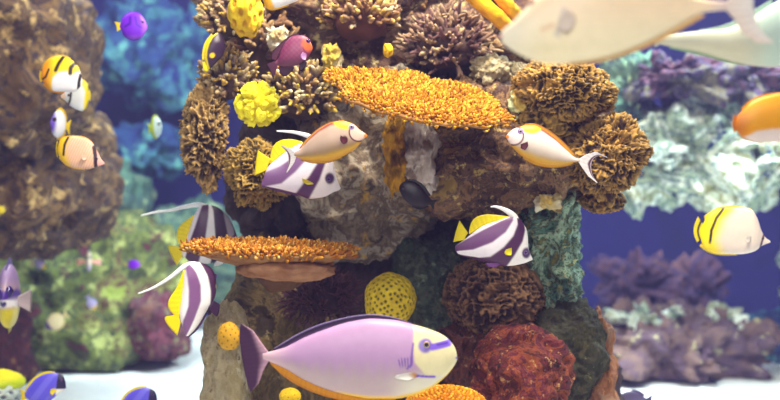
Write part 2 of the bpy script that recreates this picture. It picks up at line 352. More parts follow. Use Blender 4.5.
R('reef_rock', 'low hazy blue rock at the right end of the sand', 790, 350, 34, 42, 4.75, 0.22, FARM, 65, lump=0.3, fine=0.1, ff=7)

# ------------------------------------------------------------------ corals on the pillar
def table_coral(label, px, py, rx, ryd, d, tilt, roll, n, seed, cols, tips, L, rad, outline=0.09, thick=0.018, notch=None, under='#a86a2c', second=None, stalk=True):
    s = S(d); t = thing('table_coral', label, 'coral', P(px, py, d)); r = np.random.default_rng(seed)
    M = np.array((Matrix.Rotation(roll, 3, 'Y')@Matrix.Rotation(tilt, 3, 'X')))
    def rim(th): 
        k = 1+outline*(vnoise(np.stack([np.cos(th)*2.1, np.sin(th)*2.1, th*0+seed], 1), seed)+0.5*vnoise(np.stack([np.cos(th)*6, np.sin(th)*6, th*0+seed], 1), seed+1))
        if notch: k = k-notch[2]*np.exp(-((np.angle(np.exp(1j*(th-notch[0]))))/notch[1])**2)
        return k
    def plate(rx_, ry_, z0, th_, nm, col, bowl):
        nr, nt = 14, 96; th = np.arange(nt)*2*np.pi/nt; rr = np.linspace(0.02, 1, nr); V = []
        for side in (1, -1):
            for q in rr:
                k = rim(th); x = np.cos(th)*q*rx_*k; y = np.sin(th)*q*ry_*k
                z = z0+side*th_*0.5*(1-0.75*q**3)+bowl*(q**2-0.6)+0.0025*vnoise(np.stack([x*60, y*60, x*0], 1), seed+3)
                if side < 0: z = z-th_*1.4*(1-q)**1.3
                V.append(np.stack([x, y, z], 1))
        V = np.concatenate(V); F = []
        for b in (0, nr*nt):
            for a in range(nr-1):
                for j in range(nt):
                    q = (b+a*nt+j, b+a*nt+(j+1) % nt, b+(a+1)*nt+(j+1) % nt, b+(a+1)*nt+j); F.append(q if b == 0 else q[::-1])
            F.append(tuple(b+j for j in range(nt)) if b else tuple(b+j for j in range(nt))[::-1])
        for j in range(nt): a = (nr-1)*nt+j; c = (nr-1)*nt+(j+1) % nt; F.append((a, c, c+nr*nt, a+nr*nt))
        return mesh(nm, V@M.T, F, CORAL, t, cols=mix(full(len(V), col), full(len(V), '#e0b070'), 0.25+0.25*fbm(V*40, 3, seed)))
    RX, RY = rx*s, ryd
    plate(RX, RY, 0, thick, 'plate', under, 0.01)
    if second:
        dx, dz, fx, fy = second
        V, F, nn = rock_geo(RX*fx, RY*fy, 0.024, seed+4, sub=5, lump=0.18, fine=0.004, ff=40)
        V = V+np.array([dx*s, -RY*0.1, dz*s]); mesh('lower_plate', V@M.T, F, CORAL, t, cols=mix(full(len(V), '#8a5a3a'), h2l('#b98a68'), 0.5+0.8*fbm(V*50, 3, 2)))
    if stalk:
        V, F, nn = rock_geo(0.05, 0.07, 0.045, seed+6, sub=4, lump=0.2, fine=0.005); V = V+np.array([0.02, RY*0.5, -0.035]); mesh('stalk', V, F, CORAL, t, cols=full(len(V), '#6a4a34'))
    q = np.sqrt(r.uniform(0, 1, n)); th = r.uniform(0, 2*np.pi, n); q = q*0.99; k = rim(th)
    B = np.stack([np.cos(th)*q*RX*k, np.sin(th)*q*RY*k, 0.004+0.01*(q**2-0.6)-0.014*r.uniform(0, 1, n)*ss(0.9, 0.99, q)], 1)
    D = np.stack([np.cos(th)*q**4*1.3, np.sin(th)*q**4*1.3, 1-0.45*q**6], 1)+r.normal(size=(n, 3))*0.25
    Ln = L*r.uniform(0.55, 1.25, n)*(1-0.25*q**6)
    V, f, C = pegs(B@M.T, D@M.T, Ln, rad*r.uniform(0.8, 1.3, n), palette(n, cols, seed+1), palette(n, tips, seed+2), 5, ((0, 1), (0.6, 0.95), (0.92, 0.6)), seed=seed)
    join([(V, f, C)], 'branchlets', CORAL, t)
    return t
table_coral('large orange table coral high on the pillar, seen from the front', 419, 97, 88, 0.158, 2.05, math.radians(21), math.radians(12.5), 4000, 5,
    ['#8c5406', '#a86a08', '#744404', '#bc7c10'], ['#dc9814', '#f0b028', '#bc7a0c', '#ffcc50', '#a06406'], 0.0125, 0.0025, outline=0.15, notch=(1.45, 0.28, 0.22), under='#8a5418', stalk=False)
table_coral('smaller orange table coral with a brown second plate, lower left', 268, 252, 87, 0.125, 2.08, math.radians(3), math.radians(2.0), 2800, 8,
    ['#8c4c0c', '#a86410', '#744008'], ['#d88c20', '#e8a434', '#b8701c', '#f8c868', '#a05c10'], 0.017, 0.0030, under='#7a4a28', second=(20, -14, 0.54, 0.62))

BR = ['#6c5450', '#7c6054', '#584444']; BT = ['#c8a878', '#e0c490', '#a08468', '#f0dca8', '#d8b050']
finger_coral('brown knobbly coral clump at the top beside the dark yellow edged fish', 230, 18, 32, 32, 2.35, 0.07, 170, 8, 2.6, BR, BT, 61, name='knobbed_coral')
finger_coral('brown finger coral with upright blunt fingers behind the tail of the maroon fish', 262, 52, 34, 34, 2.42, 0.07, 60, 20, 3.4, BR, ['#a88458', '#bc9c70', '#8c6848'], 62, (0, -0.1, 1))
finger_coral('cream and brown coral clump under the maroon fish', 300, 95, 40, 36, 2.32, 0.08, 260, 7.5, 2.2, BR, ['#ecd0a0', '#ccA468', '#f4e4b8', '#b08c50', '#e8c850'], 63, name='knobbed_coral')
finger_coral('brown coral clump above the yellow ruffled coral', 228, 80, 30, 30, 2.3, 0.07, 180, 7.5, 2.3, BR, BT, 64, name='knobbed_coral')
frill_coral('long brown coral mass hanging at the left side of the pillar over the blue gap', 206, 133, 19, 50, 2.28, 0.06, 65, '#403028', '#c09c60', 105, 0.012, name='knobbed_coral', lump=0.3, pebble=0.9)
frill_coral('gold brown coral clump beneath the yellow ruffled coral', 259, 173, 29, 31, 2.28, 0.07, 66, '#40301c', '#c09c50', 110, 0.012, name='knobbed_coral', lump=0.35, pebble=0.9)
finger_coral('dark coral dish with cream knobs at the top of the pillar, above the table coral', 361, 20, 43, 30, 2.3, 0.11, 260, 7, 2.7, ['#5c3c34', '#6c4a3c'], ['#c8a478', '#e0c8a0', '#a07850', '#d8b460', '#8c6450'], 67, (0, -0.2, 1), zmin=-0.15, name='knobbed_coral', basecol='#6c4038')
finger_coral('purple brown branching coral with short fingers right of the cream knobbed dish', 447, 48, 46, 38, 2.36, 0.1, 230, 11, 2.3, ['#5c4040', '#6c4c48', '#4c343c'], ['#a08068', '#b8987c', '#846060', '#d0b48c'], 68)
finger_coral('brown coral branches at the top of the pillar between the two knobbed corals', 410, 14, 26, 26, 2.5, 0.06, 70, 14, 3.0, BR, ['#a08058', '#c0a070', '#80603c'], 69)
finger_coral('pale brown coral branches behind the yellow tube sponge', 478, 40, 28, 28, 2.46, 0.07, 80, 13, 3.0, ['#6c5444', '#5c4438'], ['#b89c78', '#94785c'], 70)
GL, GH = '#3c2a20', '#c89c50'
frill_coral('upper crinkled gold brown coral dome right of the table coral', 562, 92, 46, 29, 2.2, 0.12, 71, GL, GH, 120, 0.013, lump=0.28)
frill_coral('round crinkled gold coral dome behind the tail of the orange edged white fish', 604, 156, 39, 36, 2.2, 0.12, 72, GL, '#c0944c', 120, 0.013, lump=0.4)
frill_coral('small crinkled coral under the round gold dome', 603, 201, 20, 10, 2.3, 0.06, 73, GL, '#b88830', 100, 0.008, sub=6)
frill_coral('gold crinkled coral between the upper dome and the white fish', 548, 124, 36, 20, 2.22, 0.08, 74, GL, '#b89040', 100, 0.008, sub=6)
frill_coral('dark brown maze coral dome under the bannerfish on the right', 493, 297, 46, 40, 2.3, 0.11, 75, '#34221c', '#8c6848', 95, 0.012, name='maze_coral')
# dark purple bushy whip coral in the recess
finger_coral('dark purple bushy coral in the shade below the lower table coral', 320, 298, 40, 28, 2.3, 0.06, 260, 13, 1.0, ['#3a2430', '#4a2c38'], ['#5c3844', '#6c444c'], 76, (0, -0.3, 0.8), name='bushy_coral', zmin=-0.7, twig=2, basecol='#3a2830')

# yellow ruffled coral
t = thing('ruffled_coral', 'bright yellow ruffled coral on the left side of the pillar', 'coral', P(258, 105, 2.05))
V0, F = ico(6); s = S(2.05); wq = V0*1.4+0.18*np.stack([fbm(V0*4+k, 2, k) for k in range(3)], 1)+3.3; f1, f2 = worley(wq, 9); g = ss(0.0, 0.28, f2-f1)
w = 0.05*np.sin(f1*26+5*fbm(V0*3, 2, 4))*g
dd = 0.72+0.30*g*(1.05-0.5*f1)+0.1*fbm(V0*3, 3, 3)+w*0.7
V = V0*dd[:, None]*np.array([23*s, 0.035, 24*s])
mesh('lobes', V, F, SPONGE, t, cols=mix(full(len(V), '#d8c400'), h2l('#fff030'), ss(0.7, 1.0, dd)))
V, F2, nn = rock_geo(0.014, 0.02, 0.014, 4, sub=3, lump=0.1, fine=0.002); mesh('stalk', V+np.array([0, 0.03, -0.012]), F2, SPONGE, t, cols=full(len(V), '#b0a030'))

# holed yellow sponge
def pitted(name, label, px, py, rx, rz, d, ry, lo, hi, pit, npit, pr, depth, seed, cat='sponge', lump=0.08, mat=None, sub=6):
    s = S(d); n, F = ico(sub); dd = 1+lump*fbm(n*1.6+seed, 3, seed); p = n*dd[:, None]; R3 = np.array([rx*s, ry, rz*s])
    pts = fib(npit, seed); pts = pts+np.random.default_rng(seed).normal(size=pts.shape)*0.03; pts /= np.linalg.norm(pts, axis=1)[:, None]
    m = np.zeros(len(n))
    for q in pts: m = np.maximum(m, 1-ss(pr*0.45, pr, np.arccos(np.clip(n@q, -1, 1))))
    V = p*(1-depth*m)[:, None]*R3
    c = mix(mix(full(len(V), hi), h2l(lo), 0.5+0.7*fbm(n*5, 3, seed+1)), h2l(pit), m)
    return tag(mesh(name, V, F, mat or SPONGE, None, P(px, py, d), cols=c), label, cat)
pitted('holed_sponge', 'yellow sponge dotted with holes above the back of the big lilac fish', 389, 300, 26, 27, 2.12, 0.045, '#b89c08', '#e0c418', '#5c5410', 270, 0.078, 0.08, 81, lump=0.12)
pitted('disc_sponge', 'mustard yellow disc sponge on the cream stump', 229, 336, 11.5, 14, 1.99, 0.02, '#c89418', '#d8a424', '#8a6410', 60, 0.1, 0.03, 82)
pitted('knob_sponge', 'small bright yellow knob under the orange fin of the big lilac fish', 290, 396, 11, 8, 1.95, 0.02, '#e8b810', '#ffd820', '#b08810', 30, 0.1, 0.03, 83)
pitted('lump_sponge', 'bright yellow lumpy sponge at the top edge over the brown coral', 246, 12, 17, 26, 2.22, 0.05, '#f0b808', '#ffe028', '#c89008', 40, 0.2, 0.10, 84, lump=0.3)
pitted('lump_sponge', 'small yellow sponge bit under the cream knobbed dish', 388, 50, 5, 7, 2.2, 0.012, '#e8b808', '#f8d028', '#a88008', 20, 0.2, 0.08, 85, lump=0.3, sub=4)
# encrusting sponges on the face
def crust(label, px, py, rx, rz, d, ry, cols, seed, sub=6):
    s = S(d); V, F, n = rock_geo(rx*s, ry, rz*s, seed, sub=sub, lump=0.42, lf=2.4, fine=0.009, ff=45, knob=0.005, kf=60)
    a = 0.5+0.9*fbm(V*45, 4, seed+2); b = ss(0.05, 0.25, fbm(V*30, 3, seed+5))
    tag(mesh('crust_sponge', V, F, CORAL, None, P(px, py, d), cols=mix(mix(full(len(V), cols[0]), h2l(cols[1]), a), h2l(cols[2]), b*0.8)), label, 'sponge')
crust('yellow crust sponge on the tan face under the table coral', 396, 158, 12, 36, 2.25, 0.05, ['#c08c10', '#ecb428', '#84601c'], 86)
crust('white crust sponge on the rock face beside the yellow crust', 424, 146, 18, 42, 2.24, 0.055, ['#c8b8b4', '#f4ece8', '#786458'], 87)
crust('small white and yellow crust sponge under the ledge', 548, 203, 12, 9, 2.2, 0.02, ['#c8a848', '#f0ecd8', '#6c5c3c'], 88, 5)
crust('white rubble patch between the brown corals behind the maroon fish', 277, 38, 11, 11, 2.32, 0.03, ['#d8ccb8', '#fcf8ec', '#b8985c'], 97, 5)
crust('cream and yellow rubble patch at the left tip of the large table coral', 332, 58, 9, 14, 2.26, 0.03, ['#d0b878', '#f4e8c0', '#c0a020'], 98, 5)
crust('pale yellow green rubble patch at the right tip of the large table coral', 519, 104, 11, 16, 2.2, 0.03, ['#a8b070', '#e8e8b8', '#d8a820'], 99, 5)
# orange bumpy coral at the bottom edge
s = S(1.95); t = thing('bumpy_coral', 'orange bumpy coral under the chin of the big lilac fish', 'coral', P(446, 408, 1.95))
R3 = np.array([40*s, 0.07, 19*s]); V, F, nn = rock_geo(*R3, 91, sub=5, lump=0.12, fine=0.004); mesh('coral_base', V, F, CORAL, t, cols=full(len(V), '#b8680c'))
D = fib(520, 1, 0.0); join([pegs(D*R3*0.97, D/R3, 0.008*np.ones(520), 0.0036*np.ones(520), palette(520, ['#c87408', '#d88810'], 1), palette(520, ['#f0a818', '#ffc83c', '#e0900c'], 2), 6, seed=3)], 'branchlets', CORAL, t)
# yellow tube sponges, top
def tube(name, label, pts, rad, d, lo, hi, seed, cat='sponge'):
    s = S(d); Q = np.array([P(x, y, d+dz) for x, y, dz in pts]); c = Q[0].copy(); Q = Q-c
    u = np.linspace(0, 1, 40); k = np.linspace(0, 1, len(Q)); C = np.stack([np.interp(u, k, Q[:, i]) for i in range(3)], 1)
    for _ in range(6): C[1:-1] = (C[:-2]+C[1:-1]*2+C[2:])/4
    T = np.gradient(C, axis=0); X, Y, T = frames(T); th = np.arange(28)*2*np.pi/28; V = []
    rr = rad*s*(0.8+0.2*np.sin(u*np.pi))*np.where(u > 0.96, 0.8, 1)*np.where(u < 0.04, 0.6, 1)
    for i in range(40): V.append(C[i]+(X[i][None]*np.cos(th)[:, None]+Y[i][None]*np.sin(th)[:, None])*rr[i])
    e = -T[-1]*rad*s*1.2; V.append(C[-1]+e+(V[-1]-C[-1])*0.6)
    V = np.concatenate(V); F = [(i*28+j, i*28+(j+1) % 28, (i+1)*28+(j+1) % 28, (i+1)*28+j) for i in range(40) for j in range(28)]
    F += [tuple(range(28))[::-1], tuple(40*28+j for j in range(28))]
    n = V*0; V = V+0.003*np.stack([fbm(V*70, 3, seed+k) for k in range(3)], 1)
    return tag(mesh(name, V, F, SPONGE, None, c, cols=mix(full(len(V), lo), h2l(hi), 0.5+0.8*fbm(V*60, 3, seed))), label, cat)
tube('tube_sponge', 'thick yellow orange tube sponge at the top, nearer the coral dish', [(513, 32, 0.06), (494, 14, 0.02), (464, -10, 0)], 8, 2.2, '#e0900c', '#ffc818', 92)
tube('tube_sponge', 'thinner yellow tube sponge at the top beside the snout of the big pale fish', [(524, 24, 0.08), (508, 6, 0.02), (490, -14, 0)], 7, 2.22, '#e09808', '#ffd020', 93)
# yellow green leathery lobe, bottom left
t = thing('leather_coral', 'yellow green leathery coral lobe in the bottom left corner', 'coral', P(0, 384, 2.9))
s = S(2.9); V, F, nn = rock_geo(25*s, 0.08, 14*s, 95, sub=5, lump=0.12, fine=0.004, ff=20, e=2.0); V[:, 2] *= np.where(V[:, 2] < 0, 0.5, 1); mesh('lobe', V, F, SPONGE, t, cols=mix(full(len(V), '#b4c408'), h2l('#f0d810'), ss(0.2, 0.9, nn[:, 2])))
pitted('reef_rock', 'speckled blue white rubble lump under the yellow green lobe', 3, 398, 18, 14, 2.85, 0.06, '#8ca0a8', '#d8dcc8', '#4c5468', 40, 0.2, 0.1, 96, cat='rock', mat=CORAL, lump=0.3)

# ------------------------------------------------------------------ fish
def pchip(x, y, q):
    x = np.asarray(x, float); y = np.asarray(y, float); h = np.diff(x); dl = np.diff(y)/h; m = np.zeros(len(x))
    for k in range(1, len(x)-1):
        if dl[k-1]*dl[k] > 0: w1 = 2*h[k]+h[k-1]; w2 = h[k]+2*h[k-1]; m[k] = (w1+w2)/(w1/dl[k-1]+w2/dl[k])
    m[0], m[-1] = dl[0], dl[-1]; q = np.clip(q, x[0], x[-1]); i = np.clip(np.searchsorted(x, q)-1, 0, len(h)-1); t = (q-x[i])/h[i]
    return y[i]*(1+2*t)*(1-t)**2+h[i]*m[i]*t*(1-t)**2+y[i+1]*t*t*(3-2*t)+h[i]*m[i+1]*t*t*(t-1)
def bands(px, py, ang, lines, cols, soft=0.8):
    """stripes across the direction ang (degrees, image plane): each line is a boundary traced along the stripes"""
    a = math.radians(ang); ux, uy = math.cos(a), math.sin(a)
    p = px*ux+py*uy; q = -px*uy+py*ux; c = full(len(px), cols[0])
    for L, col in zip(lines, cols[1:]):
        L = np.array(L, float); lp = L[:, 0]*ux+L[:, 1]*uy; lq = -L[:, 0]*uy+L[:, 1]*ux; o = np.argsort(lq)
        c = mix(c, h2l(col), ss(-soft, soft, p-np.interp(q, lq[o], lp[o])))
    return c
def seg(px, py, pts):
    """distance to a polyline"""
    best = np.full(len(px), 1e9)
    for (ax, ay), (bx, by) in zip(pts[:-1], pts[1:]):
        dx, dy = bx-ax, by-ay; t = np.clip(((px-ax)*dx+(py-ay)*dy)/(dx*dx+dy*dy), 0, 1); best = np.minimum(best, np.hypot(px-ax-t*dx, py-ay-t*dy))
    return best
def resample(P_, n, smooth=0):
    P_ = np.asarray(P_, float)
    for _ in range(smooth):
        q = [P_[0]]
        for a, b in zip(P_[:-1], P_[1:]): q += [a*0.75+b*0.25, a*0.25+b*0.75]
        q.append(P_[-1]); P_ = np.array(q)
    s = np.concatenate([[0], np.cumsum(np.hypot(*np.diff(P_[:, :2], axis=0).T)+1e-9)]); u = np.linspace(0, s[-1], n)
    return np.stack([np.interp(u, s, P_[:, k]) for k in range(P_.shape[1])], 1)

class Fish:
    """a fish traced in image pixels, built at its own distance with its real thickness"""
    def __init__(f, name, label, cx, cy, d, yaw=0.0, cat='fish', group=None):
        f.cx, f.cy, f.d, f.s, f.yaw = cx, cy, d, S(d), math.radians(yaw)
        f.root = thing(name, label, cat, P(cx, cy, d), group); f.root.rotation_euler = (0, 0, f.yaw); f.stretch = 1/math.cos(f.yaw)
    def L(f, px, py, y):
        t = (px-390)/FPX; x = (t*f.d-(f.cx-390)*f.s)/(math.cos(f.yaw)-t*math.sin(f.yaw)); k = 1+x*math.sin(f.yaw)/f.d
        return np.stack([x, y*f.s+0*px, (200-py)*f.s*k-(200-f.cy)*f.s], 1)
    def body(f, top, bot, col, kw=0.36, axis='x', n1=None, n2=72, p=0.9, wpts=None, wmax=1e9):
        A = np.array(sorted(top), float) if axis == 'x' else np.array([(y, x) for x, y in sorted(top, key=lambda q: q[1])], float)
        B = np.array(sorted(bot), float) if axis == 'x' else np.array([(y, x) for x, y in sorted(bot, key=lambda q: q[1])], float)
        a0 = max(A[0, 0], B[0, 0]); a1 = min(A[-1, 0], B[-1, 0]); n1 = n1 or int(max(40, (a1-a0)*1.3))
        t = np.linspace(0, 1, n1); x = a0+(a1-a0)*(0.5*t+0.5*(0.5-0.5*np.cos(t*np.pi)))
        ta, tb = pchip(A[:, 0], A[:, 1], x), pchip(B[:, 0], B[:, 1], x); hh = np.maximum((tb-ta)/2, 0.15); mid = (ta+tb)/2
        if wpts is not None: w = pchip([q[0] for q in wpts], [q[1] for q in wpts], x)
        elif axis == 'x': w = np.minimum(kw*hh, wmax)
        else: w = np.minimum(kw*np.sqrt(np.clip((x-a0)*(a1-x), 0, None)), wmax)
        f.x, f.hh, f.mid, f.w, f.p, f.axis = x, hh, mid, w, p, axis
        th = np.arange(n2)*2*np.pi/n2; X = np.repeat(x, n2); T = np.tile(th, n1); H = np.repeat(hh, n2); M = np.repeat(mid, n2); Wd = np.repeat(w, n2)
        o = M-H*np.sin(T); y = Wd*np.sign(np.cos(T))*np.abs(np.cos(T))**p
        px, py = (X, o) if axis == 'x' else (o, X)
        V = f.L(px, py, y); C = col(px, py)
        F = [(i*n2+j, (i+1)*n2+j, (i+1)*n2+(j+1) % n2, i*n2+(j+1) % n2) for i in range(n1-1) for j in range(n2)]
        F += [tuple(range(n2)), tuple((n1-1)*n2+j for j in range(n2))[::-1]]
        if axis == 'y': F = [q[::-1] for q in F]
        f.b = mesh('body', V, F, FISH, f.root, cols=np.clip(C, 0, 1)); return f.b
    def half(f, px, py):
        a, o = (px, py) if f.axis == 'x' else (py, px)
        h = np.interp(a, f.x, f.hh); m = np.interp(a, f.x, f.mid); w = np.interp(a, f.x, f.w); s = np.clip((o-m)/h, -1, 1)
        return w*(1-s*s)**(f.p/2)
    def fin(f, name, base, edge, col, th=0.7, y0=0.0, y1=0.0, n=(26, 8), rays=9, smooth=2, parent=None, mat=None):
        b = resample(base, n[0]); e = resample(edge, n[0], smooth); tt = np.linspace(0, 1, n[1]); ns, nt = n
        Pq = b[:, None, :]*(1-tt)[None, :, None]+e[:, None, :]*tt[None, :, None]; px = Pq[..., 0].ravel(); py = Pq[..., 1].ravel()
        sI = np.repeat(np.linspace(0, 1, ns), nt); tI = np.tile(tt, ns)
        yc = y0+(y1-y0)*tI; h = th*(1-0.75*tI)*(0.75+0.25*np.cos(sI*rays*2*np.pi))
        c = col(px, py, sI, tI) if callable(col) else full(len(px), col)
        c = c*(0.93+0.07*np.cos(sI*rays*2*np.pi))[:, None]
        V = np.concatenate([f.L(px, py, yc-h), f.L(px, py, yc+h)]); N = ns*nt; F = []
        for i in range(ns-1):
            for j in range(nt-1): a = i*nt+j; F += [(a, a+1, a+nt+1, a+nt), (N+a, N+a+nt, N+a+nt+1, N+a+1)]
        for i in range(ns-1):
            a = i*nt; z = a+nt-1; F += [(a, a+nt, N+a+nt, N+a), (z, N+z, N+z+nt, z+nt)]
        for j in range(nt-1): a = j; z = (ns-1)*nt+j; F += [(a, N+a, N+a+1, a+1), (z, z+1, N+z+1, N+z)]
        return mesh(name, V, F, mat or FIN, parent or f.root, cols=np.clip(np.concatenate([c, c]), 0, 1))
    def pair(f, name, base, edge, col, out=4.0, **k):
        bx = np.mean([q[0] for q in base]); by = np.mean([q[1] for q in base]); h = float(f.half(bx, by))
        for sg in (-1, 1): f.fin(name, base, edge, col, y0=sg*(h*0.97), y1=sg*(h+out), **k)
    def eye(f, px, py, r, iris='#d8c8b0', pupil='#120c18', ring=None):
        h = float(f.half(px, py)); V, F = ico(3); D = V.copy(); rr = np.hypot(D[:, 0], D[:, 2])
        for sg in (-1, 1):
            Q = f.L(px+D[:, 0]*r*0.98/f.stretch, py+D[:, 2]*r, sg*(h-r*0.28)+D[:, 1]*r*0.7)
            c = mix(full(len(Q), iris), h2l(ring or iris), ss(0.75, 0.85, rr))
            e = mesh('eye', Q, F, EYE, f.root, cols=c)
            mesh('pupil', f.L(px+D[:, 0]*r*0.5/f.stretch, py+D[:, 2]*r*0.5, sg*(h+r*0.28)+D[:, 1]*r*0.22), F, EYE, e, cols=full(len(Q), pupil))

def tipcol(a, b, k=2.0): return lambda px, py, s, t: mix(full(len(px), a), h2l(b), t**k)

# big lilac unicornfish at the bottom
f = Fish('unicornfish', 'big lilac unicornfish with a cream face and dark tail along the bottom of the photo', 350, 360, 1.72)
topA = [(263, 353), (270.5, 351.3), (284, 347.5), (304, 337.5), (327, 328.5), (350, 321.5), (372, 318.5), (395, 320), (414, 324.6), (429, 329), (444.5, 336), (453, 344.5), (456.4, 352), (457.3, 358)]
botA = [(263, 359), (270.5, 362), (286, 369), (304, 379.5), (324.6, 388.5), (350, 395.5), (372, 398.5), (395, 398.5), (417.5, 393.5), (433, 386.5), (447, 375), (454, 366), (457.3, 359.6)]
def colA(px, py):
    hh = np.interp(px, [q[0] for q in topA], [q[1] for q in topA]); bb = np.interp(px, [q[0] for q in botA], [q[1] for q in botA]); v = (py-hh)/(bb-hh+1e-6)
    c = mix(full(len(px), '#bc94c4'), h2l('#bca4ac'), ss(0.42, 0.8, v+0.03*np.sin(px*0.5))); c = mix(c, h2l('#d8b4c4'), ss(300, 262, px))
    c = mix(c, h2l('#d8d0c0'), ss(380, 415, px)*ss(0.6, 0.8, v))
    fx = np.interp(py, [318, 330, 345, 360, 372, 380], [412, 413.5, 412.5, 414, 424, 440])
    head = ss(-1.2, 1.5, px-fx)*ss(375.5, 373, py+0*(px)); c = mix(c, h2l('#e4d8ac'), head)
    c = mix(c, h2l('#e8dcb0'), ss(14, 11, np.hypot(px-433, (py-361)*1.05)))
    c = mix(c, h2l('#8c78c8'), ss(8.5, 5.5, np.hypot((px-425)*1.0, py-344)))
    c = mix(c, h2l('#7c5cd8'), ss(4.2, 2.6, seg(px, py, [(432, 345.5), (440, 344), (449, 342)]))*ss(454, 449, px)); c = mix(c, h2l('#5a3cb0'), ss(1.6, .6, seg(px, py, [(437, 343.5), (447, 342)])))
    c = mix(c, h2l('#6a40b0'), ss(1.5, 0.5, seg(px, py, [(413, 342), (411.5, 352), (411.5, 362), (407, 366)]))*0.85)
    for k in range(5): c = mix(c, h2l('#6a48a8'), ss(1.1, 0.3, seg(px, py, [(398.5+3*k, 357-k*0.5), (400+2.6*k, 364)]))*0.8)
    c = mix(c, h2l('#6a3cc8'), ss(1.7, 0.6, seg(px, py, [(409, 376.5), (417, 373.5), (426, 374.5), (434, 375)])))
    c = mix(c, h2l('#e8b81c'), ss(0.93, 0.985, v)*ss(330, 350, px)*ss(457, 452, px)); c = mix(c, h2l('#e8c430'), ss(376, 379, py)*ss(-4.5, -1.5, py-bb)*ss(405, 420, px)*0.7)
    return mix(c, h2l('#8a78c8'), ss(1.8, 0.8, np.hypot(px-456.5, py-357.5)))
f.body(topA, botA, colA, kw=0.42, n1=250, n2=140, wpts=[(263, 2.2), (275, 4), (300, 10), (340, 15.5), (390, 17), (420, 15), (440, 11), (452, 6.5), (457.3, 2.2)])
f.fin('tail_fin', [(241, 323.4), (253, 330.5), (262, 343.5), (269, 353), (269, 360.5), (263.5, 370), (258.5, 384), (250.5, 391.8)], [(240, 324.4), (239.3, 341), (242.5, 361), (246, 378), (249.5, 391.4)], lambda px, py, s, t: mix(mix(full(len(px), '#d8a8c0'), h2l('#4e2c50'), ss(0.08, 0.45, t+0.9*np.abs(s-0.5)**1.5)), h2l('#e8e0f0'), np.maximum(ss(0.95, 1.0, s), ss(0.05, 0.0, s))*ss(0.75, 1, t)), th=1.6, n=(44, 14), rays=16)
f.fin('dorsal_fin', [(275, 351), (285, 347.8), (304, 338), (327, 329), (350, 322.5), (372, 319.5), (395, 321), (414, 325)], [(272.5, 349.3), (284, 342), (297.5, 333.6), (320, 323.5), (350, 316), (372, 313.6), (395, 317), (415, 324.4)], lambda px, py, s, t: mix(mix(full(len(px), '#5a3a6c'), h2l('#2c1c3c'), ss(0.1, 0.6, t)), h2l('#a890d0'), ss(0.8, 0.95, t)), th=0.9, n=(60, 8), rays=26)
f.fin('anal_fin', [(270, 362), (286, 368.5), (304, 379), (324.6, 388), (350, 395), (372, 398), (395, 397.5)], [(271, 364.5), (284, 377.5), (304, 389), (324.6, 396.7), (350, 402.5), (375, 404), (396, 401)], lambda px, py, s, t: mix(full(len(px), '#e09414'), h2l('#c87808'), ss(0.6, 1, t)), th=0.9, n=(56, 7), rays=24)
f.pair('pectoral_fin', [(417, 369), (416, 375)], [(397, 372), (393, 375), (399, 377), (408, 377.5)], lambda px, py, s, t: mix(full(len(px), '#e0a060'), h2l('#f0ece8'), ss(0.1, 0.5, t)), out=3)
f.eye(426, 343, 4.4, '#b8a078', '#2a1c40', '#7a5cb8')

